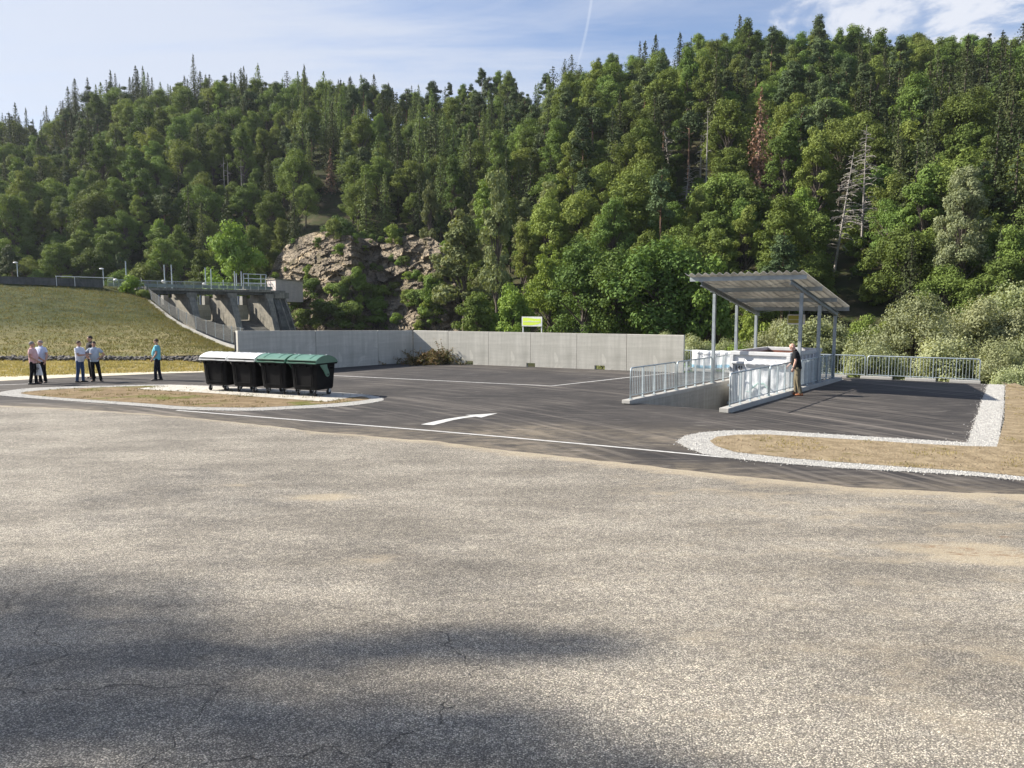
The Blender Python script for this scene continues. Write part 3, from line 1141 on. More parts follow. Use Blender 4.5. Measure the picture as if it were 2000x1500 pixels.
pxs = [876, 954, 1036, 1126, 1223]
ts = [0] + [on_line(CORNER, WALL_R, p) for p in pxs] + [1]
ords = ['in the corner behind the brush pile', 'with the drain opening nearest the corner', 'under the green sign, sharing a drain opening at its joint', 'past the green sign post, the third from the free end',
        'with the last drain opening', 'at the free end beside the railing']
zt = [1.80 - 0.02 * t for t in ts]
for i in range(6):
    A, B = lerp(CORNER, WALL_R, ts[i]), lerp(CORNER, WALL_R, ts[i + 1])
    ln = (B - A).length
    hole = None
    for (h0, h1) in ((909, 924), (1028, 1045), (1161, 1181)):
        u0 = (on_line(CORNER, WALL_R, h0) - ts[i]) * (WALL_R - CORNER).length
        u1 = (on_line(CORNER, WALL_R, h1) - ts[i]) * (WALL_R - CORNER).length
        if u1 > 0.1 and u0 < ln - 0.1:
            u0, u1 = max(u0, 0.009), min(u1, ln - 0.009)
            hole = (u0, u1, 0.2)
    wall_panel(A, B, zt[i], zt[i + 1], 'sunlit grey concrete wall panel ' + ords[i], group='precast panels of the sunlit wall', hole=hole)
lt = [1.0, 1 - 0.0]
tl = [0] + [on_line(CORNER, WALL_L, p) for p in (739.5, 618.7)] + [1]
lab = ['shaded concrete wall panel meeting the sunlit wall in the corner', 'shaded concrete wall panel in the middle of the dark wall', 'shaded concrete wall panel at the free end behind the white-lidded bins']
for i in range(3):
    # build away from the yard: go from outer to inner so that the thickness lies behind
    A, B = lerp(CORNER, WALL_L, tl[i + 1]), lerp(CORNER, WALL_L, tl[i])
    h = lambda t: 1.80 + 0.22 * t
    a2 = A if i == 2 else A
    B2 = B + (A - B).normalized() * (0.012 if i == 0 else 0)
    wall_panel(A, B2, h(tl[i + 1]), h(tl[i]), lab[i], group='precast panels of the shaded wall', thick=0.22)

# ------------------------------------------------------------------ pit walls
M_PIT = concrete('pit_concrete', (0.36, 0.35, 0.315), (0.29, 0.28, 0.255), 0.4, seed=3)
t = thing('pit_retaining_wall', 'poured concrete pit wall and kerb under the railing nearer the bins', 'retaining wall', L0, PIT_RZ)
MB().box((-0.15, 6.9, -0.98), (0.3, 14.0, 2.0)).build('wall', M_PIT, t)
MB().box((-0.14, 6.88, 0.08), (0.30, 14.16, 0.12)).build('coping', M_KERB, t, bevel=0.015)
t = thing('pit_retaining_wall', 'poured concrete pit wall and kerb beside the man in black polo', 'retaining wall', L0 + V_ * 3.0, PIT_RZ)
MB().box((0.15, 6.4, -0.98), (0.3, 13.0, 2.0)).build('wall', M_PIT, t)
MB().box((0.135, 6.2, 0.075), (0.29, 12.9, 0.14)).build('coping', M_KERB, t, bevel=0.015)
t = thing('pit_retaining_wall', 'concrete end wall closing the pit behind the container', 'retaining wall', L0 + U * 12.65, PIT_RZ)
MB().box((1.5, 0.15, -0.96), (2.98, 0.3, 2.0)).build('wall', M_PIT, t)

# ------------------------------------------------------------------ galvanised railings
M_GALV = mat('galvanised_steel', (0.50, 0.56, 0.58), (0.38, 0.44, 0.47), scale=6, rough=0.45, metal=0.55, spec=0.5, bump=0.05)
M_GALV2 = mat('galvanised_beam', (0.33, 0.365, 0.39), (0.23, 0.26, 0.28), scale=3, rough=0.5, metal=0.45, bump=0.05, bscale=30)


def rail_frame(ln, h, r=0.024):
    c = 0.10
    pts = [(0, 0, 0), (0, 0, h - c)]
    for k in range(1, 5):
        a = math.pi / 2 * k / 4
        pts.append((c - c * math.cos(a), 0, h - c + c * math.sin(a)))
    for k in range(0, 5):
        a = math.pi / 2 * k / 4
        pts.append((ln - c + c * math.sin(a), 0, h - c + c * math.cos(a)))
    pts.append((ln, 0, 0))
    mb = MB().tube(pts, r, 8, axis=(0, 1, 0))
    return mb


BAR = {}


def railing(a, b, bays, label, group, h=1.0, gap=0.10):
    a, b = Vector(a), Vector(b)
    d = b - a
    ln = d.length
    t = thing('railing', label, 'railing', a, math.atan2(d.y, d.x), group)
    rail_frame(ln, h).build('frame', M_GALV, t, smooth=True)
    MB().tube([(0, 0, gap), (ln, 0, gap)], 0.017, 6).build('bottom_rail', M_GALV, t)
    if h not in BAR:
        BAR[h] = (MB().tube([(0, 0, gap), (0, 0, h - 0.02)], 0.009, 5).mesh('baluster', M_GALV),
                  MB().beam((0, 0, 0), (0, 0, h - 0.01), 0.05, 0.03).mesh('post', M_GALV),
                  MB().box((0, 0, 0.006), (0.12, 0.12, 0.012)).mesh('base_plate', M_GALV))
    for k in range(bays + 1):
        x = ln * k / bays
        if 0 < k < bays:
            link('post', BAR[h][1], t, (x, 0, 0))
        link('base_plate', BAR[h][2], t, (x, 0, 0))
        if k < bays:
            w = ln / bays
            n = 7
            for q in range(1, n):
                link('baluster', BAR[h][0], t, (x + w * q / n, 0, 0))
    return t


gl = 'galvanised railings along the pit kerbs'
railing(PT(-0.15, 0.12, 0.15), PT(-0.15, 3.5, 0.15), 4, 'grey steel railing on the pit kerb, nearest the turning arrow', gl)
railing(PT(-0.15, 3.62, 0.15), PT(-0.15, 6.8, 0.15), 4, 'grey steel railing on the pit kerb ending at the front shelter post, white line behind', gl)
railing(PT(-0.15, 7.05, 0.15), PT(-0.15, 12.6, 0.15), 6, 'grey steel railing on the pit kerb running behind the container', gl)
railing(PT(3.15, 0.15, 0.14), PT(3.15, 3.58, 0.14), 4, 'grey steel railing in front of the container face with hanging sheet', gl)
railing(PT(3.15, 3.7, 0.14), PT(3.15, 6.9, 0.14), 4, 'grey steel railing the man in black polo stands at', gl)
railing(PT(3.15, 7.15, 0.14), PT(3.15, 11.5, 0.14), 5, 'shaded grey steel railing under the roof along the container side', gl)
gf = 'galvanised railings along the river edge'
fz = Vector((0, 0, 0.06))
railing(F0 + fz, F0 + FD * 4.2 + fz, 5, 'grey steel railing at the corner of the yard by the white gravel', gf, h=0.93)
railing(F0 + FD * 4.3 + fz, F0 + FD * 8.6 + fz, 5, 'grey steel railing with willows behind, just past the shelter', gf, h=0.93)
railing(F0 + FD * 8.7 + fz, F0 + FD * 13.0 + fz, 5, 'grey steel railing carrying the printed banner beside the concrete wall', gf, h=0.93)
# concrete kerb stones in pairs under the river railing
for k, (a, b, lb) in enumerate(((-0.05, 1.05, 'pale concrete kerb block at the gravel corner end of the railing'), (1.55, 2.7, 'pale concrete kerb block second from the gravel corner'),
                                (3.2, 4.45, 'pale concrete kerb block under the gap between two railings'), (5.0, 6.3, 'pale concrete kerb block beside the rear shelter post'),
                                (9.3, 10.4, 'pale concrete kerb block under the banner near the container'), (10.9, 12.0, 'pale concrete kerb block under the banner edge'), (12.2, 13.0, 'pale concrete kerb block at the concrete wall end'))):
    A, B = F0 + FD * a, F0 + FD * b
    mid = (A + B) / 2
    t = thing('kerb_block', lb, 'kerb', mid, math.atan2(FD.y, FD.x), 'kerb blocks under the river railing')
    MB().box((0, 0, 0.045), ((B - A).length, 0.28, 0.13)).build('block', M_KERB, t, bevel=0.012)

# ------------------------------------------------------------------ shelter
SL = -0.185


def rz(t):
    return 3.74 + SL * (t - 6.9)


sh = thing('shelter', 'open steel shelter with corrugated mono-pitch roof over the container pit', 'shelter', L0, PIT_RZ)
for s in (-0.15, 3.15):
    for tt in (6.9, 9.3, 11.65):
        z0 = 0.15
        mb = MB()
        mb.box((s, tt, (z0 + rz(tt)) / 2 - 0.06), (0.115, 0.115, rz(tt) - z0 - 0.12))
        mb.box((s, tt, z0 + 0.008), (0.24, 0.24, 0.016))
        mb.build('post', M_GALV2, sh, bevel=0.01)
    # I-beam along the slope
    a, b = Vector((s, 5.6, rz(5.6))), Vector((s, 12.0, rz(12.0)))
    mb = MB().beam(a + Vector((0, 0, .075)), b + Vector((0, 0, .075)), 0.12, 0.014).beam(a - Vector((0, 0, .075)), b - Vector((0, 0, .075)), 0.12, 0.014).beam(a, b, 0.012, 0.136)
    mb.build('rafter', M_GALV2, sh)
for tt in (5.6, 7.6, 9.7, 11.65):
    zz = rz(tt) + 0.165
    mb = MB()
    mb.beam((-0.62, tt, zz), (3.68, tt, zz), 0.012, 0.155)
    mb.beam((-0.62, tt + 0.035, zz + 0.07), (3.68, tt + 0.035, zz + 0.07), 0.07, 0.012)
    mb.beam((-0.62, tt + 0.035, zz - 0.07), (3.68, tt + 0.035, zz - 0.07), 0.07, 0.012)
    mb.build('purlin', M_GALV2, sh)
for (t0, t1) in ((5.8, 7.5), (7.7, 9.6), (9.9, 11.8)):
    for (sa, sb) in ((0, 3.0), (3.0, 0)):
        MB().tube([(sa, t0, rz(t0) + 0.04), (1.5, (t0 + t1) / 2, rz((t0 + t1) / 2) + 0.02), (sb, t1, rz(t1) + 0.04)], 0.009, 5).build('bracing_rod', M_GALV2, sh)
M_ROOF = bpy.data.materials.new('fibreglass_roof')
M_ROOF.use_nodes = True
_nt = M_ROOF.node_tree
_p = _nt.nodes['Principled BSDF']
_tc = _nt.nodes.new('ShaderNodeTexCoord').outputs['Object']
_c = mixc(_nt, maprange(_nt, noise_n(_nt, mapping(_nt, _tc, (1, 0.3, 1)), 1.8, 5), 0.3, 0.7), (0.54, 0.53, 0.50), (0.38, 0.375, 0.36))
L(_nt, _c, _p.inputs['Base Color'])
_p.inputs['Roughness'].default_value = 0.7
_t = _nt.nodes.new('ShaderNodeBsdfTranslucent')
L(_nt, mixc(_nt, 1.0, _c, (0.95, 0.95, 0.93), 'MULTIPLY'), _t.inputs['Color'])
_m = _nt.nodes.new('ShaderNodeMixShader')
_m.inputs[0].default_value = 0.48
L(_nt, _p.outputs[0], _m.inputs[1])
L(_nt, _t.outputs[0], _m.inputs[2])
L(_nt, _m.outputs[0], _nt.nodes['Material Output'].inputs[0])
nw = 16
cols = nw * 8 + 1
rows = []
for tt in np.linspace(5.35, 12.0, 4):
    rows.append([Vector((-0.72 + 4.33 * k / (cols - 1), tt, rz(tt) + 0.29 + 0.045 * math.cos(2 * math.pi * k / 8))) for k in range(cols)])
rb = [[p + Vector((0, 0, 0.014)) for p in r] for r in rows]
mb = MB()
mb.loft([rows[0], rows[-1], rb[-1], rb[0], rows[0]], cap=False, closed=False)
mb.build('roof', M_ROOF, sh, fix=True)

# yellow notice hung between the rear posts
M_YEL = mat('notice_yellow', (0.33, 0.31, 0.03), (0.30, 0.28, 0.03), scale=2, rough=0.4)
M_WHITE = mat('white_paint', (0.74, 0.74, 0.72), (0.66, 0.66, 0.65), scale=3, rough=0.45)
p = PT(1.72, 11.9)
q = at(1555, 624, p.y)
nt_ = thing('notice_board', 'yellow notice board hanging under the rear edge of the shelter roof', 'sign', (q.x, p.y - 0.02, q.z), -0.3)
MB().box((0, 0, 0), (0.70, 0.025, 0.42)).build('board', M_WHITE, nt_)
MB().box((-0.03, -0.0155, 0.01), (0.6, 0.005, 0.33)).build('face', M_YEL, nt_)
MB().box((-0.03, -0.0195, 0.0), (0.52, 0.003, 0.035)).build('text_line', mat('faded_text', (0.55, 0.53, 0.3)), nt_)
for sx in (-0.3, 0.3):
    MB().tube([(sx, 0, 0.2), (sx, 0, 0.42)], 0.008, 5).build('hanger', M_GALV2, nt_)

# ------------------------------------------------------------------ container
M_CONT = mat('container_paint', (0.60, 0.60, 0.60), (0.50, 0.51, 0.53), scale=1.6, rough=0.45, bump=0.25, bscale=2.2, bdist=0.05, c3=(0.30, 0.23, 0.18), s3=2.6, th3=(0.66, 0.74))
M_RUST = mat('rusty_inside', (0.20, 0.075, 0.05), (0.13, 0.055, 0.04), scale=3, rough=0.8, bump=0.3)
C0 = PT(0.36, 7.45, -1.21)
ct = thing('waste_container', 'tall white steel roll-off container numbered 141 standing in the pit', 'container', C0, PIT_RZ)
CW, CL, CH = 2.3, 4.15, 2.6
mb = MB()
mb.box((0.04, CL / 2, CH / 2 + 0.1), (0.06, CL - 0.1, CH - 0.2))
mb.build('side_wall', [M_CONT], ct)
mb = MB()
mb.box((CW - 0.04, CL / 2, CH / 2 + 0.1), (0.06, CL - 0.1, CH - 0.2))
mb.build('side_wall', [M_CONT], ct)
MB().box((CW / 2, 0.05, CH / 2 + 0.1), (CW - 0.14, 0.06, CH - 0.2)).build('end_wall', M_CONT, ct)
MB().box((CW / 2, CL - 0.05, CH / 2 + 0.1), (CW - 0.14, 0.06, CH - 0.2)).build('end_wall', M_CONT, ct)
MB().box((CW / 2, CL / 2, 0.15), (CW - 0.1, CL - 0.1, 0.1)).build('floor_plate', M_RUST, ct)
# rust liner just inside
mb = MB()
for c, s in (((0.0785, CL / 2, CH / 2 + 0.12), (0.012, CL - 0.2, CH - 0.3)), ((CW - 0.0785, CL / 2, CH / 2 + 0.12), (0.012, CL - 0.2, CH - 0.3)),
             ((CW / 2, 0.089, CH / 2 + 0.12), (CW - 0.2, 0.012, CH - 0.3)), ((CW / 2, CL - 0.089, CH / 2 + 0.12), (CW - 0.2, 0.012, CH - 0.3))):
    mb.box(c, s)
mb.build('inner_lining', M_RUST, ct)
# rim
for nm, c, s in (('rim', (CW / 2, 0.02, CH - 0.075), (CW + 0.06, 0.16, 0.15)), ('rim', (CW / 2, CL - 0.02, CH - 0.075), (CW + 0.06, 0.16, 0.15)),
                 ('rim', (0.02, CL / 2, CH - 0.077), (0.15, CL - 0.21, 0.15)), ('rim', (CW - 0.02, CL / 2, CH - 0.077), (0.15, CL - 0.21, 0.15))):
    MB().box(c, s).build(nm, M_CONT, ct, bevel=0.02)
# ledge and corner posts, ribs
MB().box((CW / 2, -0.045, CH - 0.45), (CW - 0.1, 0.13, 0.10)).build('ledge', M_CONT, ct, bevel=0.03)
for x in (0.05, CW - 0.05):
    MB().box((x, -0.02, (CH - 0.15) / 2 + 0.05), (0.14, 0.10, CH - 0.25)).build('corner_post', M_CONT, ct, bevel=0.015)
for k in range(8):
    y = 0.42 + k * (CL - 0.8) / 7
    for x in (-0.025, CW + 0.025):
        MB().box((x, y, CH / 2), (0.07, 0.10, CH - 0.35)).build('rib', M_CONT, ct, bevel=0.01)
for z in (0.55, 1.25, 1.9):
    MB().box((-0.02, -0.085, z), (0.10, 0.05, 0.10)).build('hinge', M_GALV2, ct)
for k in range(1, 3):
    MB().tube([(0.55 + k * 0.6, -0.02, 0.3), (0.55 + k * 0.6, -0.02, 1.9)], 0.03, 6).build('door_bar', M_CONT, ct)


def text_mesh(s, size, m, extrude=0.002, bold=0.0):
    cu = bpy.data.curves.new('txt', 'FONT')
    cu.body = s
    cu.size = size
    cu.extrude = extrude
    cu.offset = bold
    cu.align_x = 'CENTER'
    cu.align_y = 'CENTER'
    ob = bpy.data.objects.new('txt', cu)
    COL.objects.link(ob)
    dg = bpy.context.evaluated_depsgraph_get()
    me = bpy.data.meshes.new_from_object(ob.evaluated_get(dg))
    bpy.data.objects.remove(ob)
    me.materials.clear()
    me.materials.append(m)
    me.name = 'lettering'
    return me


M_BLACK = mat('black_print', (0.02, 0.02, 0.022), (0.03, 0.03, 0.03), rough=0.6)
o = link('number', text_mesh('141', 0.22, M_BLACK, 0.003, 0.008), ct)
o.location = (0.33, -0.004, CH - 0.66)
o.rotation_euler = (math.pi / 2, 0, 0)

# crumpled white plastic sheet hanging on the end wall
M_SHEET = mat('plastic_sheet', (0.72, 0.73, 0.75), (0.62, 0.64, 0.67), scale=2.5, rough=0.35, bump=0.35, bscale=7, bdist=0.05, stretch=(1, 1, 0.5))
tp = thing('plastic_sheet', 'crumpled white plastic banner sheet draped over the end of the container', 'sheet', C0 + Vector((0, 0, 0)), PIT_RZ)
nx, nz = 40, 36
rows = []
for j in range(nz + 1):
    v = j / nz
    r = []
    for i in range(nx + 1):
        u = i / nx
        x = 0.62 + u * 1.5
        top = CH - 0.28 - 0.10 * abs(math.sin(u * math.pi * 4)) ** 0.7
        zz = top + (0.45 - top) * v + 0.03 * math.sin(u * 5) * v
        bulge = 0.12 * math.exp(-((zz - (CH - 0.45)) / 0.11) ** 2)
        y = -0.085 - bulge - 0.05 * noise.noise(Vector((x * 2.2, zz * 1.4, 1))) - 0.035 * noise.noise(Vector((x * 6, zz * 3, 4))) - 0.02
        r.append(Vector((x, min(y, -0.055), zz)))
    rows.append(r)
mb = MB().loft(rows, cap=False, closed=False)
so = mb.build('sheet', M_SHEET, tp, smooth=True)
sm = so.modifiers.new('thick', 'SOLIDIFY')
sm.thickness = 0.004
M_GPRINT = mat('faded_green_print', (0.30, 0.50, 0.44), (0.45, 0.58, 0.54), scale=5, rough=0.5)
pts = [Vector((0.85 + 0.75 * k / 10, -0.20, 0.98 + 0.42 * math.sin(math.pi * k / 10 * 0.75 + 0.25) + 0.02 * math.sin(k * 2))) for k in range(11)]
MB().tube(pts, (0.035), 6, flat=0.3, axis=(0, 0, 1)).build('printed_arc', M_GPRINT, tp)
MB().tube([(0.7, -0.19, 1.05), (0.95, -0.20, 1.04)], (0.02), 5).build('printed_bar', M_GPRINT, tp)

# ------------------------------------------------------------------ banner on the river railing
ba, bb = F0 + FD * 12.05, F0 + FD * 9.6
bt = thing('banner', 'white and blue printed banner tied to the river railing behind the shelter post', 'banner', ba + Vector((0, 0, 0)) - FN * 0.06, math.atan2(-FD.y, -FD.x))
bl = (bb - ba).length


def ban_mat():
    m = bpy.data.materials.new('banner_print')
    m.use_nodes = True
    nt = m.node_tree
    p = nt.nodes['Principled BSDF']
    p.inputs['Roughness'].default_value = 0.5
    tc = nt.nodes.new('ShaderNodeTexCoord').outputs['Object']
    sp = nt.nodes.new('ShaderNodeSeparateXYZ')
    L(nt, tc, sp.inputs[0])
    wv = math_n(nt, 'ADD', sp.outputs[2], math_n(nt, 'MULTIPLY', math_n(nt, 'SINE', math_n(nt, 'MULTIPLY', sp.outputs[0], 2.6)), 0.045))
    c = mixc(nt, maprange(nt, wv, 0.36, 0.30), (0.78, 0.80, 0.82), (0.20, 0.42, 0.58))
    c = mixc(nt, maprange(nt, wv, 0.19, 0.17), c, (0.78, 0.79, 0.80))
    c = mixc(nt, math_n(nt, 'MULTIPLY', maprange(nt, noise_n(nt, tc, 1.5, 3), 0.55, 0.75), 0.35), c, (0.55, 0.68, 0.55))
    L(nt, c, p.inputs['Base Color'])
    return m


rows = []
for j in range(9):
    v = j / 8
    rows.append([Vector((bl * i / 40, -0.02 + 0.018 * math.sin(i * 0.9 + v * 2) + 0.012 * math.sin(i * 2.3), 1.02 - 0.90 * v + 0.012 * math.sin(i * 0.31))) for i in range(41)])
so = MB().loft(rows, cap=False, closed=False).build('cloth', ban_mat(), bt, smooth=True)
sm = so.modifiers.new('thick', 'SOLIDIFY')
sm.thickness = 0.003
# lettering is only legible as short dark strokes
mb = MB()
x = 0.35
while x < 2.0:
    w = rng.uniform(0.03, 0.09)
    mb.box((x + w / 2, -0.058, 0.84), (w, 0.003, rng.uniform(0.025, 0.05)))
    x += w + 0.025
mb.tube([(0.2, -0.06, 0.95), (0.26, -0.06, 0.86), (0.33, -0.06, 0.93), (0.40, -0.06, 0.99)], 0.006, 4)
mb.build('lettering', mat('grey_print', (0.25, 0.27, 0.30)), bt)

# ------------------------------------------------------------------ green sign behind the wall
sg = at(1039, 628, 41.5)
gs = thing('site_sign', 'lime green site sign with white frame on two posts behind the wall', 'sign', (sg.x, sg.y, 0), -0.47)
zc = sg.z
gs.scale = (1.13, 1, 1)
MB().box((0, 0, zc), (1.07, 0.03, 0.52)).build('board', mat('sign_white', (0.78, 0.80, 0.74)), gs, bevel=0.004)
pts = [(-0.48, 0.20), (-0.3, 0.205), (0.1, 0.165), (0.3, 0.15), (0.47, 0.16), (0.475, -0.05), (0.46, -0.09), (0.3, -0.15), (0.0, -0.20), (-0.2, -0.205), (-0.48, -0.19)]
MB().add([(x, -0.019, zc + z) for x, z in pts], [tuple(range(len(pts) - 1, -1, -1))]).build('green_panel', mat('lime_print', (0.62, 0.80, 0.07), (0.66, 0.82, 0.09)), gs)
mb = MB()
x = -0.43
while x < 0.38:
    w = rng.uniform(0.02, 0.04)
    hh = rng.choice((0.05, 0.05, 0.075))
    mb.box((x + w / 2, -0.0225, zc - 0.005 + (hh - 0.05) / 2), (w, 0.003, hh))
    x += w + 0.013
mb.build('lettering', mat('sign_letter', (0.82, 0.85, 0.70)), gs)
for x in (-0.49, 0.49):
    MB().box((x, 0.045, zc / 2 + 0.1), (0.05, 0.05, zc + 0.3)).build('post', mat('white_post', (0.78, 0.78, 0.76)), gs, bevel=0.004)

# ------------------------------------------------------------------ bins
M_BIN = mat('black_plastic', (0.006, 0.006, 0.007), (0.010, 0.010, 0.011), scale=4, rough=0.6, bump=0.05, bscale=3, spec=0.12)
M_LIDW = mat('white_lid_plastic', (0.74, 0.75, 0.74), (0.66, 0.67, 0.67), scale=2.5, rough=0.32)
M_LIDG = mat('green_lid_plastic', (0.05, 0.145, 0.10), (0.07, 0.185, 0.135), scale=2.5, rough=0.36, spec=1.0)
M_TYRE = mat('black_rubber', (0.015, 0.015, 0.016), rough=0.7)
M_ZINC = mat('zinc_fork', (0.62, 0.63, 0.64), (0.5, 0.51, 0.52), rough=0.5, metal=0.3)


def rrect(w, d, r, z, n=4, cy=0.0):
    out = []
    for (cx, cyy, a0) in ((w / 2 - r, d / 2 - r, 0), (-w / 2 + r, d / 2 - r, 90), (-w / 2 + r, -d / 2 + r, 180), (w / 2 - r, -d / 2 + r, 270)):
        for k in range(n + 1):
            a = math.radians(a0 + 90 * k / n)
            out.append(Vector((cx + r * math.cos(a), cyy + r * math.sin(a) + cy, z)))
    return out


def lid_profile(n=18):
    # front edge low, crown, back edge: (y, z)
    pts = []
    for k in range(n + 1):
        a = k / n
        y = -0.60 + 1.18 * a
        z = 1.155 + 0.27 * math.sin(math.pi * min(1, (a * 0.93 + 0.07))) ** 0.62
        pts.append((y, z))
    return pts


def make_bin(lidm, label):
    t = thing('waste_bin', label, 'bin', (0, 0, 0), 0, 'four wheeled waste bins in line on the paved pad')
    b = MB().loft([rrect(1.00, 0.90, 0.10, 0.22), rrect(1.05, 0.95, 0.09, 0.28), rrect(1.13, 1.05, 0.07, 1.06), rrect(1.14, 1.06, 0.07, 1.10)])
    b.build('body', M_BIN, t, smooth=False, bevel=0.008)
    mb = MB()
    mb.loft([rrect(1.22, 1.14, 0.06, 1.09), rrect(1.26, 1.18, 0.06, 1.10), rrect(1.26, 1.18, 0.06, 1.15), rrect(1.2, 1.12, 0.05, 1.16)])
    for x in (-0.42, -0.14, 0.14, 0.42):
        mb.box((x, -0.575, 1.06), (0.08, 0.05, 0.07))
    mb.build('rim', M_BIN, t)
    # front ribs around a sunk panel
    for x in (-0.40, -0.33, 0.33, 0.40):
        s = 1 if x > 0 else -1
        MB().beam((x * 0.93, -0.492, 0.34), (x, -0.540, 1.04), 0.035, 0.03, (0, 1, 0)).build('rib', M_BIN, t)
    MB().beam((-0.33, -0.540, 1.02), (0.33, -0.540, 1.02), 0.03, 0.03).build('rib', M_BIN, t)
    MB().beam((-0.30, -0.494, 0.36), (0.30, -0.494, 0.36), 0.03, 0.03).build('rib', M_BIN, t)
    # lid: arched shell with end cheeks
    prof = lid_profile()
    W2 = 0.635
    out = prof
    inn = [(y * 0.965, z - 0.028) for y, z in prof]
    loop = out + inn[::-1]
    lid = MB()
    lid.loft([[Vector((x, y, z)) for y, z in loop] for x in (-W2, W2)])
    for s in (-1, 1):
        cheek = [(y, z - 0.005) for y, z in prof] + [(0.56, 1.15), (-0.58, 1.15)]
        lid.loft([[Vector((s * (W2 - 0.03), y, z)) for y, z in cheek], [Vector((s * (W2 - 0.004), y, z)) for y, z in cheek]])
    lid.box((0, -0.618, 1.165), (1.27, 0.05, 0.045))
    lo = lid.build('lid', lidm, t, fix=True)
    # raised bands across the arch and the push handle
    for x in (-0.36, 0.30):
        r = MB()
        for (y0, z0), (y1, z1) in zip(prof[1:-2], prof[2:-1]):
            r.beam((x, y0, z0 + 0.004), (x, y1, z1 + 0.004), 0.03, 0.016)
        r.build('band', lidm, lo)
    MB().box((0, -0.648, 1.175), (0.42, 0.03, 0.03)).build('handle', lidm, lo, bevel=0.006)
    for x in (-0.6, -0.1, 0.25, 0.6):
        MB().ell((x, 0.0, 1.427), (0.025, 0.025, 0.014), nu=8, nv=4).build('cap', M_ZINC, lo)
    # swing arms
    for s in (-1, 1):
        arm = [(-0.42, 1.16), (-0.02, 1.16), (0.0, 1.0), (0.10, 0.82), (0.10, 0.71), (0.02, 0.66), (-0.07, 0.70), (-0.18, 0.88), (-0.34, 1.04)]
        mbx = MB()
        x0, x1 = sorted((s * 0.600, s * 0.628))
        mbx.loft([[Vector((x0, y, z)) for y, z in arm], [Vector((x1, y, z)) for y, z in arm]])
        a_ = mbx.build('swing_arm', lidm, t, fix=True)
        MB().tube([(s * 0.52, 0.02, 0.75), (s * 0.64, 0.02, 0.75)], 0.03, 10).build('pivot', M_TYRE, a_)
        MB().tube([(s * 0.55, 0.28, 0.96), (s * 0.68, 0.28, 0.96)], 0.035, 8).build('trunnion', M_BIN, t)
    for x in (-0.38, 0.38):
        for y in (-0.35, 0.35):
            a = rng.uniform(-0.5, 0.5)
            R = Matrix.Rotation(a, 3, 'Z')
            c = Vector((x, y, 0.1))
            wv = MB()
            ax = R @ Vector((0.024, 0, 0))
            wv.tube([c - ax, c - ax * 0.8, c + ax * 0.8, c + ax], [0.085, 0.1, 0.1, 0.085], 16)
            w_ = wv.build('wheel', M_TYRE, t, smooth=False)
            f = MB()
            for s in (-1, 1):
                f.beam(c + R @ Vector((s * 0.034, 0, -0.01)), c + R @ Vector((s * 0.034, 0.045, 0.15)), 0.065, 0.008, R @ Vector((1, 0, 0)))
            f.box(c + R @ Vector((0, 0.045, 0.155)), (0.09, 0.09, 0.02), R)
            f.build('fork', M_ZINC, w_)
    return t


bw = make_bin(M_LIDW, 'black wheeled bin with white domed lid at the far end of the line')
bg_ = make_bin(M_LIDG, 'black wheeled bin with green lid beside a white-lidded one')
note_kids()
bw2 = copy_tree(bw)
bg2 = copy_tree(bg_)
bw2['label'] = 'black wheeled bin with white domed lid, touching the first green-lidded bin'
bg2['label'] = 'black wheeled bin with green lid at the open end, swing arm fully visible'
for k, o in enumerate((bg2, bg_, bw2, bw)):
    o.location = Vector((-7.0, 26.95, 0.022)) + Vector((-1.25, 0.57, 0)) * k
    o.rotation_euler = (0, 0, math.radians(-24.5 + rng.uniform(-1.2, 1.2)))

# ------------------------------------------------------------------ cut brush heap in the corner
M_TWIG = mat('dry_twig', (0.16, 0.10, 0.06), (0.24, 0.17, 0.10), scale=5, rough=0.9)
M_BRUSHG = leaf_mat('brush_green', (0.04, 0.055, 0.02), (0.11, 0.12, 0.05), var=0.0, trans=0.2, nscale=2)
M_BRUSHB = leaf_mat('brush_brown', (0.16, 0.09, 0.045), (0.27, 0.18, 0.10), var=0.0, trans=0.2, nscale=2)
bc = Vector((-4.6, 42.0, 0))
br = thing('brush_heap', 'heap of cut branches and leaves in the wall corner', 'brush heap', bc)
mb, lv, mi = MB(), [], []
tw = []
for k in range(260):
    x = nrg.normal(0.15, 0.72)
    hgt = max(0.15, 1.05 * math.exp(-((x - 0.75) / 0.6) ** 2) + 0.45 * math.exp(-((x + 0.7) / 0.9) ** 2))
    a = Vector((x, nrg.normal(0, 0.38), nrg.uniform(0, hgt * 0.7)))
    d = Vector((nrg.normal(0, 1) + 0.25, nrg.normal(0, 0.6), nrg.normal(0.25, 0.45))).normalized() * nrg.uniform(0.4, 0.9)
    b = a + d
    b.z = max(b.z, 0.02)
    mb.tube([a, (a + b) / 2 + Vector((0, 0, 0.05)), b], [0.012, 0.008, 0.003], 4)
    n = 14
    for q in range(n):
        s = q / n
        c = a + (b - a) * s + Vector(nrg.normal(0, 0.06, 3))
        c.z = max(c.z, 0.02)
        tw.append((c, 1 if (x < 0.45 and x > -0.1 and rng.random() < 0.7) or rng.random() < (0.55 if x < 0.3 else 0.2) else 0))
mb.build('branch_tangle', M_TWIG, br)
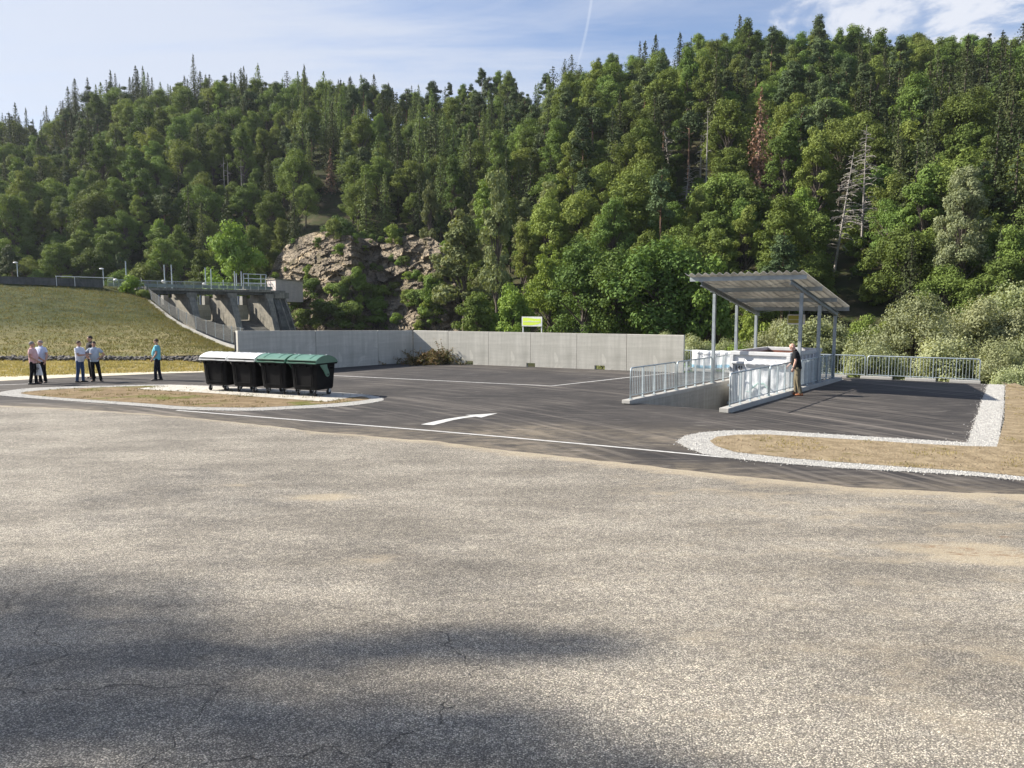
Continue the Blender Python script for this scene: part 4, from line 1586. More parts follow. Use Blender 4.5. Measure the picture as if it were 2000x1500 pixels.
for which, mm, nm in ((0, M_BRUSHG, 'green_foliage'), (1, M_BRUSHB, 'withered_foliage')):
    C = np.array([tuple(c) for c, w in tw if w == which])
    n = len(C)
    D1 = nrg.normal(0, 1, (n, 3))
    D1 /= np.linalg.norm(D1, axis=1)[:, None]
    D2 = np.cross(D1, nrg.normal(0, 1, (n, 3)))
    D2 /= np.linalg.norm(D2, axis=1)[:, None]
    V = np.stack([C - D1 * .07, C + D2 * .025, C + D1 * .07, C - D2 * .025], 1).reshape(-1, 3)
    link(nm, np_mesh(nm, V, np.arange(4 * n).reshape(-1, 4), mm), br)
# ------------------------------------------------------------------ people
def skin_mat(name, c):
    return mat(name, c, tuple(x * 0.85 for x in c), scale=8, rough=0.55)


SKIN = skin_mat('skin', (0.48, 0.27, 0.19))
SKIN2 = skin_mat('fair_skin', (0.56, 0.33, 0.25))


def cloth(name, c, d=None):
    return mat(name, c, d or tuple(x * 0.8 for x in c), scale=5, rough=0.85, bump=0.5, bscale=9, bdist=0.02, spec=0.2)


def remesh(o, vox, smooth=2):
    m = o.modifiers.new('remesh', 'REMESH')
    m.mode = 'VOXEL'
    m.voxel_size = vox
    m.use_smooth_shade = True
    if smooth:
        s = o.modifiers.new('smooth', 'SMOOTH')
        s.factor = 0.5
        s.iterations = smooth


def hand(mb, w, d, pn, side, curl=0.5):
    """w wrist, d direction of the hand, pn palm normal, side = thumb direction sign"""
    d = d.normalized()
    pn = (pn - d * pn.dot(d)).normalized()
    sd = d.cross(pn) * side
    R = Matrix((sd, d, pn)).transposed()
    mb.ell(w + d * 0.05, (0.043, 0.058, 0.019), R)
    lens = (0.072, 0.082, 0.076, 0.060)
    for k, ln in enumerate(lens):
        off = 0.031 - k * 0.0205
        b = w + d * 0.09 + sd * off
        c1 = b + (d * math.cos(curl * 0.5) + pn * math.sin(curl * 0.5)) * ln * 0.45
        c2 = c1 + (d * math.cos(curl * 1.3) + pn * math.sin(curl * 1.3)) * ln * 0.32
        c3 = c2 + (d * math.cos(curl * 2.0) + pn * math.sin(curl * 2.0)) * ln * 0.25
        mb.tube([b - d * 0.03, b, c1, c2, c3], [0.009, 0.0095, 0.009, 0.0082, 0.006], 6)
    t0 = w + d * 0.025 + sd * 0.03
    mb.tube([t0, t0 + d * 0.025 + sd * 0.022 + pn * 0.008, t0 + d * 0.055 + sd * 0.030 + pn * 0.018], [0.014, 0.0115, 0.008], 6)


def person(label, loc, rz, h, pose, shirt, trousers, hair=None, skin=SKIN, belly=0.0, bald=False, shoes=None, collar=True, sleeve=0.62, group=None, belt=None):
    k = h / 1.75
    t = thing('person', label, 'person', loc, rz, group, scale=k)
    P = dict(lean=0.0, head=(0, 0), feet=((0.11, 0.0), (-0.11, 0.0)), knee=((0, -0.01), (0, -0.01)),
             elbow=(Vector((0.26, 0.03, 1.14)), Vector((-0.26, 0.03, 1.14))), wrist=(Vector((0.27, -0.06, 0.90)), Vector((-0.27, -0.06, 0.90))), toes=(0, 0), curl=0.5)
    P.update(pose)
    LM = Matrix.Translation((0, 0, 0.95)) @ Matrix.Rotation(P['lean'], 4, 'X') @ Matrix.Translation((0, 0, -0.95))

    def U_(v):
        return LM @ Vector(v)

    def ringz(z, rx, ry, cy=0.0, n=16, up=True):
        out = []
        for i in range(n):
            a = 2 * math.pi * i / n
            ca, sa = math.cos(a), math.sin(a)
            e = 0.8
            x = rx * math.copysign(abs(ca) ** e, ca)
            y = ry * math.copysign(abs(sa) ** e, sa) + cy
            v = Vector((x, y, z))
            out.append(U_(v) if up else v)
        return out
    b = belly
    torso = [(0.90, 0.155, 0.105, 0.0), (0.98, 0.158, 0.108 + b * .4, -b * .4), (1.08, 0.150 + b * 0.3, 0.105 + b, -b * .8), (1.18, 0.155 + b * .25, 0.108 + b * .9, -b * .7),
             (1.30, 0.172, 0.115 + b * .3, -b * .2), (1.38, 0.178, 0.105, 0.0), (1.44, 0.150, 0.085, 0.005), (1.475, 0.085, 0.065, 0.01)]
    mb = MB()
    mb.loft([ringz(*r) for r in torso])
    # neck and head
    yaw, nod = P['head']
    HM = Matrix.Translation((0, 0.0, 1.52)) @ Matrix.Rotation(yaw, 4, 'Z') @ Matrix.Rotation(nod, 4, 'X') @ Matrix.Translation((0, 0, -1.52))

    def H_(v):
        return LM @ (HM @ Vector(v))
    mb.tube([U_((0, 0.01, 1.42)), H_((0, 0.0, 1.52)), H_((0, -0.005, 1.57))], [0.062, 0.055, 0.056], 12)
    R3 = (LM @ HM).to_3x3()
    mb.ell(H_((0, 0.005, 1.655)), (0.074, 0.094, 0.098), R3, 16, 12)
    mb.ell(H_((0, -0.028, 1.595)), (0.056, 0.066, 0.062), R3, 14, 10)
    mb.ell(H_((0, -0.060, 1.555)), (0.026, 0.026, 0.022), R3)
    mb.tube([H_((0, -0.084, 1.655)), H_((0, -0.103, 1.617)), H_((0, -0.085, 1.605))], [0.009, 0.015, 0.011], 7)
    mb.ell(H_((0, -0.083, 1.672)), (0.05, 0.016, 0.010), R3)
    mb.ell(H_((0, -0.090, 1.583)), (0.024, 0.010, 0.008), R3)
    for s in (-1, 1):
        mb.ell(H_((s * 0.077, 0.008, 1.628)), (0.010, 0.022, 0.032), R3)
    # arms
    arms = []
    for i, s in ((0, 1), (1, -1)):
        sh_ = U_((s * 0.185, 0.0, 1.405))
        el = U_(P['elbow'][i]) if not P.get('worldarm') else Vector(P['elbow'][i])
        wr = U_(P['wrist'][i]) if not P.get('worldarm') else Vector(P['wrist'][i])
        arms.append((sh_, el, wr, s))
        mid1, mid2 = sh_.lerp(el, 0.5), el.lerp(wr, 0.35)
        mb.tube([U_((s * 0.12, 0, 1.40)), sh_, mid1, el, mid2, wr], [0.055, 0.056, 0.050, 0.040, 0.041, 0.026], 10)
        d = (wr - el).normalized()
        pn = P.get('palm', (None, None))[i]
        if pn is None:
            pn = Vector((-s, 0, 0)) if abs(d.z) > 0.5 else Vector((-s * 0.3, 0, -1))
        hd = P.get('handdir', (None, None))[i]
        hand(mb, wr, Vector(hd) if hd is not None else d, Vector(pn), 1 if i == 0 else -1, P['curl'])
    # legs
    legs = []
    for i, s in ((0, 1), (1, -1)):
        fx, fy = P['feet'][i]
        kx, ky = P['knee'][i]
        hip = Vector((s * 0.088, 0.0, 0.90))
        ank = Vector((fx, fy + 0.02, 0.085))
        kn = (hip + ank) / 2 + Vector((kx, ky - 0.015, 0.01))
        legs.append((hip, kn, ank, P['toes'][i]))
        mb.tube([hip + Vector((0, 0, 0.04)), hip, hip.lerp(kn, 0.5), kn, kn.lerp(ank, 0.35), kn.lerp(ank, 0.8), ank], [0.085, 0.086, 0.070, 0.052, 0.052, 0.036, 0.038], 10)
        tz = Vector((math.sin(P['toes'][i]), -math.cos(P['toes'][i]), 0))
        mb.tube([ank - tz * 0.045 - Vector((0, 0, 0.05)), ank + tz * 0.02 - Vector((0, 0, 0.04)), ank + tz * 0.17 - Vector((0, 0, 0.058))], [0.030, 0.036, 0.024], 8)
    body = mb.build('body', skin, t, smooth=True)
    remesh(body, 0.0075, 1)
    # shirt
    mb = MB()
    sc = []
    for (z, rx, ry, cy) in torso[:]:
        g = 0.020 if z < 1.4 else 0.012
        zz = z if z > 0.91 else 0.865
        if z > 1.46:
            zz, rx, ry = 1.478, 0.072, 0.062
        sc.append((zz, rx + g, ry + g, cy))
    mb.loft([ringz(*r) for r in sc])
    for (s0, el, wr, s) in arms:
        e = s0.lerp(el, sleeve)
        mb.tube([U_((s * 0.09, 0, 1.395)), s0 + Vector((0, 0, 0.0)), s0.lerp(el, 0.3), e], [0.068, 0.073, 0.074, 0.070], 12)
    so_ = mb.build('shirt', shirt, t, smooth=True)
    remesh(so_, 0.011, 3)
    if collar:
        mb = MB()
        rr = []
        for z, r, r2 in ((1.465, 0.088, 0.080), (1.50, 0.074, 0.068), (1.515, 0.079, 0.072)):
            rr.append([U_((r * math.cos(2 * math.pi * i / 14), r2 * math.sin(2 * math.pi * i / 14) + 0.004, z + 0.012 * math.sin(2 * math.pi * i / 14))) for i in range(14)])
        mb.loft(rr, cap=False)
        c_ = mb.build('collar', shirt, t, smooth=True)
        sm = c_.modifiers.new('thick', 'SOLIDIFY')
        sm.thickness = 0.005
    # trousers
    mb = MB()
    mb.loft([[Vector((x, y, z)) for x, y, z in [(rx * math.cos(2 * math.pi * i / 14), ry * math.sin(2 * math.pi * i / 14) + cy, z) for i in range(14)]]
             for z, rx, ry, cy in ((0.78, 0.12, 0.09, 0.0), (0.84, 0.165, 0.115, 0.004), (0.90, 0.168, 0.120, 0.004), (0.98, 0.162, 0.116, -b * .2))])
    for hip, kn, ank, tw_ in legs:
        mb.tube([hip + Vector((0, 0, 0.03)), hip + Vector((0, 0, -0.04)), hip.lerp(kn, 0.5), kn, kn.lerp(ank, 0.5), ank + Vector((0, 0.004, -0.015))], [0.096, 0.099, 0.086, 0.072, 0.066, 0.064], 12)
    tr = mb.build('trousers', trousers, t, smooth=True)
    remesh(tr, 0.011, 3)
    if belt is not None:
        mb = MB()
        mb.loft([[Vector((rx * math.cos(2 * math.pi * i / 18), ry * math.sin(2 * math.pi * i / 18), z)) for i in range(18)] for z, rx, ry in ((0.905, 0.172, 0.125), (0.935, 0.171, 0.124))])
        mb.build('belt', belt, t, smooth=True)
    for hip, kn, ank, tw_ in legs:
        tz = Vector((math.sin(tw_), -math.cos(tw_), 0))
        px_ = Vector((-tz.y, tz.x, 0))
        mb = MB()
        base = Vector((ank.x, ank.y, 0))
        sec = []
        for dd, w, hh in ((-0.085, 0.026, 0.05), (-0.075, 0.038, 0.085), (-0.02, 0.043, 0.105), (0.05, 0.046, 0.075), (0.12, 0.049, 0.058), (0.17, 0.040, 0.045), (0.19, 0.022, 0.03)):
            c = base + tz * dd
            sec.append([c + px_ * (w * math.cos(a)) + Vector((0, 0, max(0.0, hh * 0.5 + hh * 0.5 * math.sin(a)))) for a in [2 * math.pi * q / 12 for q in range(12)]])
        mb.loft(sec)
        mb.build('shoe', shoes or M_SHOE, t, smooth=True, fix=True)
    if hair is not None:
        mb = MB()
        rings = []
        for i in range(9):
            th = (0.02 + 0.60 * i / 8) * math.pi
            ring = []
            for j in range(18):
                a = 2 * math.pi * j / 18
                front = max(0, -math.sin(a))
                th2 = th * (1 - 0.42 * front ** 1.2)
                q = Vector((0.080 * math.sin(th2) * math.cos(a), 0.100 * math.sin(th2) * math.sin(a) + 0.008, 0.103 * math.cos(th2)))
                q *= 1 + 0.02 * noise.noise(q * 40)
                ring.append(H_(Vector((0, 0.004, 1.657)) + q))
            rings.append(ring)
        if bald:
            rings = rings[5:]
        hr = mb.loft(rings, cap=not bald).build('hair', hair, t, smooth=True, fix=not bald)
        s_ = hr.modifiers.new('thick', 'SOLIDIFY')
        s_.thickness = 0.006
    # eyes
    mb = MB()
    for s in (-1, 1):
        mb.ell(H_((s * 0.030, -0.078, 1.650)), (0.011, 0.008, 0.008), R3, 8, 6)
    mb.build('eye_line', M_EYE, t, smooth=True)
    return t


M_SHOE = mat('black_shoe', (0.02, 0.02, 0.02), (0.03, 0.03, 0.03), rough=0.4)
M_EYE = mat('eye_dark', (0.03, 0.02, 0.015), rough=0.3)
H_GREY = mat('grey_hair', (0.28, 0.27, 0.26), (0.18, 0.17, 0.165), scale=30, rough=0.8)
H_BROWN = mat('brown_hair', (0.055, 0.032, 0.02), (0.09, 0.055, 0.035), scale=30, rough=0.8)
H_DARK = mat('dark_hair', (0.02, 0.016, 0.013), (0.04, 0.03, 0.022), scale=30, rough=0.8)
T_NAVY = cloth('navy_cloth', (0.018, 0.020, 0.032))
T_BLACK = cloth('black_cloth', (0.012, 0.012, 0.014))
T_JEANS = cloth('blue_denim', (0.035, 0.06, 0.12), (0.05, 0.085, 0.16))
T_KHAKI = cloth('khaki_cloth', (0.17, 0.145, 0.095))
S_PINK = cloth('pink_cloth', (0.74, 0.47, 0.46))
S_LBLUE = cloth('pale_blue_cloth', (0.55, 0.62, 0.78))
S_WHITE = cloth('white_cloth', (0.72, 0.73, 0.80))
S_GREYB = cloth('grey_blue_cloth', (0.46, 0.52, 0.60))
S_CYAN = cloth('cyan_cloth', (0.17, 0.50, 0.60))
S_BLACK = cloth('black_polo_cloth', (0.014, 0.014, 0.016))
M_BELT = mat('dark_belt', (0.02, 0.015, 0.012), rough=0.5)

V = Vector
person('grey-haired man in pink polo and dark trousers reaching forward, standing furthest along the road', G(67, 750.5), math.radians(100), 1.73,
       dict(elbow=(V((0.25, -0.05, 1.14)), V((-0.26, 0.02, 1.14))), wrist=(V((0.17, -0.30, 0.98)), V((-0.20, -0.22, 0.98))), head=(0.2, 0.0), feet=((0.10, -0.06), (-0.10, 0.08)), toes=(0.2, -0.1)),
       S_PINK, T_BLACK, H_GREY, belly=0.04)
pb = person('balding man in pale blue shirt and black trousers standing beside the man in pink', G(83.5, 747.5), math.radians(-12), 1.76,
            dict(elbow=(V((0.27, 0.02, 1.14)), V((-0.25, 0.0, 1.14))), wrist=(V((0.26, -0.08, 0.90)), V((-0.24, -0.16, 0.93))), head=(-0.35, 0.05), feet=((0.13, 0.0), (-0.12, 0.0)), toes=(0.4, -0.3)),
            S_LBLUE, T_BLACK, H_GREY, skin=SKIN2, belly=0.055, bald=True, belt=M_BELT)
person('brown-haired man in white polo and blue jeans pointing with a raised forearm', G(158, 746.5), math.radians(80), 1.72,
       dict(elbow=(V((0.24, -0.10, 1.17)), V((-0.22, -0.12, 1.15))), wrist=(V((0.14, -0.38, 1.20)), V((-0.10, -0.34, 1.17))), head=(0.05, 0.0), feet=((0.11, -0.05), (-0.12, 0.06)), toes=(0.3, -0.1)),
       S_WHITE, T_JEANS, H_BROWN, belly=0.06, sleeve=0.7, belt=M_BELT)
person('tall bearded man in black shirt standing behind the man with hands on hips', G(180, 738.8), math.radians(-38), 1.86,
       dict(elbow=(V((0.27, 0.02, 1.15)), V((-0.26, -0.02, 1.15))), wrist=(V((0.22, -0.14, 0.96)), V((-0.20, -0.18, 0.98))), head=(-0.1, 0.05), feet=((0.12, 0.0), (-0.10, 0.0)), toes=(0.2, -0.2)),
       S_BLACK, T_BLACK, H_DARK, belly=0.02)
person('man in grey-blue polo and black trousers with hands on hips and legs apart', G(187, 745), math.radians(12), 1.68,
       dict(elbow=(V((0.38, 0.06, 1.17)), V((-0.38, 0.06, 1.17))), wrist=(V((0.20, -0.06, 1.02)), V((-0.20, -0.06, 1.02))), head=(0.1, 0.1), feet=((0.23, -0.05), (-0.10, 0.05)), toes=(0.6, -0.3), knee=((0.01, -0.02), (0, 0))),
       S_GREYB, T_BLACK, H_DARK, belly=0.035, belt=M_BELT)
person('man in turquoise t-shirt and dark trousers standing alone near the bins', G(309, 742.8), math.radians(-78), 1.77,
       dict(elbow=(V((0.25, 0.03, 1.14)), V((-0.25, 0.05, 1.14))), wrist=(V((0.24, -0.12, 0.92)), V((-0.20, -0.08, 0.92))), head=(-0.25, 0.15), feet=((0.10, -0.10), (-0.09, 0.06)), toes=(0.1, -0.2)),
       S_CYAN, T_NAVY, H_BROWN, belly=0.045, collar=False)
person('bald man in black polo, khaki trousers and orange shoes leaning over the pit railing', G(1556, 771.5), math.radians(-112), 1.86,
       dict(lean=0.20, head=(0.1, 0.45), elbow=(V((0.26, -0.02, 1.16)), V((-0.25, -0.10, 1.14))), wrist=(V((0.25, -0.14, 0.93)), V((-0.24, -0.32, 0.99))), feet=((0.16, 0.10), (-0.09, -0.06)), toes=(0.25, -0.2),
            knee=((0.01, -0.02), (0.0, -0.02)), curl=0.9),
       S_BLACK, T_KHAKI, None, skin=SKIN2, belly=0.03, shoes=mat('orange_shoe', (0.50, 0.17, 0.06), (0.40, 0.14, 0.05), rough=0.6), sleeve=0.7)

# paper carrier bag held between the two men
bp = G(80.5, 749)
t = thing('carrier_bag', 'white carrier bag with dark lettering held between the two men', 'bag', (bp.x + 0.02, bp.y - 0.22, 0.36), -0.15)
mb = MB()
mb.loft([[V((x * w, y * d, z)) for x, y in ((-1, -1), (1, -1), (1, 1), (-1, 1))] for z, w, d in ((0.0, 0.20, 0.05), (0.02, 0.205, 0.055), (0.30, 0.155, 0.035), (0.46, 0.11, 0.018))])
mb.build('sack', M_WHITE, t, bevel=0.01)
MB().tube([(-0.07, 0, 0.45), (-0.03, 0, 0.56), (0.03, 0, 0.56), (0.07, 0, 0.45)], 0.006, 5).build('handle', M_WHITE, t)
o = link('emblem', text_mesh('CBJ', 0.15, M_BLACK, 0.002, 0.002), t)
o.location = (0.02, -0.060, 0.22)
o.rotation_euler = (math.pi / 2 - 0.10, -1.15, 0)
# ------------------------------------------------------------------ dam embankment
DO = Vector((-58, 120, 0))            # end of the crest at the spillway
DA = Vector((0.6, 0.8, 0))            # along the dam
DN = Vector((0.8, -0.6, 0))           # downstream
CREST_Z = 6.05


def DP(a, n, z=0.0):
    return DO + DA * a + DN * n + Vector((0, 0, z))


REDGE = []
for px_, py_, Y_ in ((462, 684.5, 56), (430, 675, 63), (400, 662, 72), (360, 643, 82), (330, 625, 92), (290, 592, 108), (272, 577, 117), (268, 561, 121)):
    REDGE.append(at(px_, py_, Y_))


def prof_z(v, zt):
    xs_ = [0, .11, .25, .41, .57, .8, 1]
    ys_ = [0, .01, .05, .16, .34, .75, 1]
    return zt * (0.25 * v + 0.75 * float(np.interp(v, xs_, ys_)))


def make_embankment():
    nv, nu = 60, 120
    # right edge resampled
    cum = [0]
    for a, b in zip(REDGE, REDGE[1:]):
        cum.append(cum[-1] + (b - a).length)
    RE = []
    for j in range(nv + 1):
        s = cum[-1] * j / nv
        RE.append(Vector([float(np.interp(s, cum, [p[k] for p in REDGE])) for k in range(3)]))
    rows = []
    toe_pts = [Vector((-130, 45, 0)), Vector((-60, 45, 0)), Vector((-30, 45, 0)), Vector((-19, 45.5, 0)), RE[0]]
    tc = [0, 0.45, 0.75, 0.88, 1.0]
    for j in range(nv + 1):
        v = j / nv
        r = []
        for i in range(nu + 1):
            u = i / nu
            toe = Vector([float(np.interp(u, tc, [p[k] for p in toe_pts])) for k in range(3)])
            crest = DP(-75 * (1 - u), 4.0 + 1.5 * (1 - u), CREST_Z + 0.1)
            crest = crest.lerp(RE[-1], max(0, (u - 0.9) / 0.1))
            p = toe.lerp(crest, v)
            p.z = prof_z(v, CREST_Z + 0.1)
            w = max(0, (u - 0.55) / 0.45) ** 2
            p = p.lerp(RE[j], w)
            p.z += (0.10 * noise.noise(Vector((p.x * .35, p.y * .12, 0))) + 0.05 * noise.noise(Vector((p.x * 1.1, p.y * .4, 0)))) * (1 if 0 < j < nv else 0)
            r.append(p)
        rows.append(r)
    mb = MB().loft(rows, cap=False, closed=False)
    m = bpy.data.materials.new('embankment_grass')
    m.use_nodes = True
    nt = m.node_tree
    p = nt.nodes['Principled BSDF']
    p.inputs['Roughness'].default_value = 0.95
    p.inputs['Specular IOR Level'].default_value = 0.1
    tc_ = nt.nodes.new('ShaderNodeTexCoord').outputs['Object']
    sp = nt.nodes.new('ShaderNodeSeparateXYZ')
    L(nt, tc_, sp.inputs[0])
    f = maprange(nt, math_n(nt, 'ADD', sp.outputs[2], math_n(nt, 'MULTIPLY', noise_n(nt, tc_, 0.15, 4), 1.2)), 0.9, 2.6)
    lo = mixc(nt, maprange(nt, noise_n(nt, tc_, 0.35, 6, 0.65), 0.35, 0.65), (0.195, 0.168, 0.085), (0.125, 0.128, 0.052))
    hi = mixc(nt, maprange(nt, noise_n(nt, mapping(nt, tc_, (1, 0.6, 1)), 0.5, 6, 0.65), 0.35, 0.65), (0.038, 0.050, 0.018), (0.070, 0.080, 0.030))
    c = mixc(nt, f, lo, hi)  # greener grass higher up, with the steep top's weaker light coloured in as darker
    fine = noise_n(nt, mapping(nt, tc_, (1.2, 0.55, 1)), 3.5, 5, 0.75)
    c = mixc(nt, 0.85, c, mixc(nt, maprange(nt, fine, 0.3, 0.7), (0.5, 0.5, 0.5), (1.5, 1.45, 1.35)), 'MULTIPLY')
    L(nt, c, p.inputs['Base Color'])
    b = nt.nodes.new('ShaderNodeBump')
    b.inputs['Strength'].default_value = 1
    b.inputs['Distance'].default_value = 0.14
    L(nt, noise_n(nt, mapping(nt, tc_, (1, 0.6, 1)), 2.2, 5, 0.75), b.inputs['Height'])
    L(nt, b.outputs[0], p.inputs['Normal'])
    o = mb.build('embankment', m, smooth=True)
    bm = bmesh.new()
    bm.from_mesh(o.data)
    if sum(f_.normal.z for f_ in bm.faces) < 0:
        bmesh.ops.reverse_faces(bm, faces=bm.faces[:])
    bm.to_mesh(o.data)
    bm.free()
    tag(o, kind='structure')
    pts = []
    A = np.array([[tuple(p) for p in r] for r in rows])
    for _ in range(15000):
        j, i = rng.randint(0, nv - 1), rng.randint(int(nu * .35), nu - 1)
        a, b_ = rng.random(), rng.random()
        pts.append(tuple(A[j, i] * (1 - a) * (1 - b_) + A[j + 1, i] * a * (1 - b_) + A[j, i + 1] * (1 - a) * b_ + A[j + 1, i + 1] * a * b_))
    pts = np.array(pts)
    hz = np.clip(pts[:, 1] / 100, 0.45, 1.2)
    tufts('grass', pts, 0.10 + 0.12 * hz, M_GRASS, 4, 0.22, 0.03, lean=0.6)


make_embankment()

# stone drain along the toe
pts = []
for _ in range(3600):
    x = rng.uniform(-70, -16.5)
    y = 44.9 + rng.gauss(0, 0.42) + max(0, (x + 19)) * -1.0
    pts.append((x, y, 0.0 + rng.uniform(0, 0.12)))
pts = np.array(pts)
M_RUBBLE = mat('rubble_stone', (0.12, 0.11, 0.10), (0.045, 0.042, 0.04), scale=1.2, rough=0.9)
rocks('rubble', pts, nrg.uniform(0.07, 0.22, len(pts)), M_RUBBLE, sink=0.35)

# channel wall along the right edge of the embankment, with its mesh fence
M_OLD = concrete('weathered_concrete', (0.34, 0.31, 0.25), (0.19, 0.18, 0.155), 0.75, seed=1)
M_OLD_D = concrete('stained_concrete', (0.17, 0.165, 0.145), (0.075, 0.075, 0.07), 0.9, seed=7)
M_CURB = concrete('chute_coping', (0.34, 0.33, 0.30), (0.25, 0.245, 0.225), 0.4, seed=4)
t = thing('chute_side_wall', 'concrete edge wall with pale coping curving down beside the grass embankment', 'retaining wall', REDGE[0])
cc = [Vector((p.x, p.y, p.z)) for p in REDGE]
fine = []
for i in range(len(cc) - 1):
    for k in range(6):
        fine.append(cc[i].lerp(cc[i + 1], k / 6))
fine.append(cc[-1])
sm_ = fine[:]
for _ in range(6):
    sm_ = [sm_[0]] + [(sm_[i - 1] + sm_[i] * 2 + sm_[i + 1]) / 4 for i in range(1, len(sm_) - 1)] + [sm_[-1]]
fine = sm_
ext = [Vector((-15.5, 46, -0.4)), Vector((-18.5, 51, -0.15))]
fine = ext + fine


def strip_wall(pts, off0, off1, z0, z1, bottom=None):
    rr = []
    for i, p in enumerate(pts):
        d = (pts[min(i + 1, len(pts) - 1)] - pts[max(i - 1, 0)])
        d.z = 0
        d.normalize()
        n = Vector((d.y, -d.x, 0))
        a, b = p + n * off0, p + n * off1
        zb = bottom if bottom is not None else p.z + z0
        rr.append([Vector((a.x, a.y, zb)), Vector((b.x, b.y, zb)), Vector((b.x, b.y, p.z + z1)), Vector((a.x, a.y, p.z + z1))])
    return MB().loft(rr)


strip_wall(fine, 0.05, 0.55, 0, 0.05, bottom=-8).build('wall', M_OLD_D, t, world=True, fix=True)
strip_wall(fine, 0.05, 0.45, 0.052, 0.22).build('coping', M_CURB, t, world=True, fix=True)
M_WIRED = mat('dark_wire', (0.05, 0.06, 0.06), rough=0.6)
ft = thing('mesh_fence', 'wire mesh fence with grey posts following the curved chute wall', 'fence', fine[0])
fp = [p + Vector((0.45, 0.35, 0.3)) for p in fine]
mbm = MB()
for i in range(0, len(fp), 3):
    MB().tube([fp[i], fp[i] + Vector((0, 0, 1.35))], 0.035, 6).build('post', M_GALV, ft, world=True)
MB().tube([p + Vector((0, 0, 1.3)) for p in fp], 0.008, 4).build('top_wire', M_WIRED, ft, world=True)
M_MESH = mat('wire', (0.02, 0.028, 0.026), (0.03, 0.035, 0.033), rough=0.6)
mb = MB()
cum = [0]
for a, b in zip(fp, fp[1:]):
    cum.append(cum[-1] + (b - a).length)


def fpos(s):
    return Vector([float(np.interp(s, cum, [p[k] for p in fp])) for k in range(3)])


s = 0
while s < cum[-1] - 1.3:
    for (da, za, zb) in ((1.3, 0.02, 1.3), (1.3, 1.3, 0.02)):
        a, b = fpos(s) + Vector((0, 0, za)), fpos(s + da) + Vector((0, 0, zb))
        mb.tube([a, b], 0.010, 3, cap=False)
    s += 0.30
mb.build('wire_mesh', M_MESH, ft, world=True)

# ------------------------------------------------------------------ spillway
sp_ = thing('spillway', 'old concrete dam spillway with three gate bays under a bridge deck', 'spillway', DO)


def dbox(a0, a1, n0, n1, z0, z1):
    vs = [DP(a, n, z) for z in (z0, z1) for a, n in ((a0, n0), (a0, n1), (a1, n1), (a1, n0))]
    return (vs, [(0, 1, 2, 3), (7, 6, 5, 4), (0, 4, 5, 1), (1, 5, 6, 2), (2, 6, 7, 3), (3, 7, 4, 0)])


DZ = 6.05
mb = MB()
mb.add(*dbox(-2, 25, -0.9, 3.2, DZ - 0.35, DZ))
mb.build('bridge_deck', M_OLD, sp_, world=True, fix=True)
mb = MB()
mb.add(*dbox(-2, 25, 2.2, 2.9, DZ - 0.85, DZ - 0.352))
mb.add(*dbox(-2, 25, -0.7, -0.1, DZ - 0.85, DZ - 0.352))
mb.build('deck_girder', M_OLD_D, sp_, world=True, fix=True)
PA = [-1.6, 6.4, 13.7, 21.0]
PW = [1.0, 1.15, 1.15, 1.15]
for k, a0 in enumerate(PA):
    a1 = a0 + PW[k]
    secs = []
    for z, nf in ((-8, 7.6), (-4, 6.2), (0, 4.9), (3, 4.0), (DZ - 1.4, 3.4)):
        secs.append([DP(a0, -5, z), DP(a0, nf, z), DP(a1, nf, z), DP(a1, -5, z)])
    if k == 0:
        secs = [[DP(a0, -1.0, z), DP(a0, 1.6, z), DP(a1, 1.6, z), DP(a1, -1.0, z)] for z in (2, DZ - 1.4)]
    MB().loft(secs).build('pier', M_OLD, sp_, world=True, fix=True)
    mb = MB().add(*dbox(a0 - 0.25, a1 + 0.25, -1.2, 3.35, DZ - 1.398, DZ - 0.6))
    mb.build('pier_cap', M_OLD, sp_, world=True, fix=True)
# right abutment
secs = []
for z, nf in ((-8, 9.2), (-4, 7.4), (0, 5.8), (3, 4.6), (DZ - 1.4, 3.6)):
    secs.append([DP(22.3, -5, z), DP(22.3, nf - 0.3, z), DP(25.3, nf - 0.8, z), DP(25.3, -5, z)])
MB().loft(secs).build('abutment', M_OLD_D, sp_, world=True, fix=True)
MB().add(*dbox(22.5, 25.5, -1.3, 3.5, DZ - 1.398, DZ - 0.37)).build('abutment_cap', M_OLD, sp_, world=True, fix=True)
for n_ in (23.6, 24.7):
    MB().tube([DP(n_, 3.4, DZ - 1.5), DP(n_ + .2, 6.3, -1.8), DP(n_ + .3, 8.2, -6)], 0.10, 6).build('drain_pipe', M_OLD, sp_, world=True)
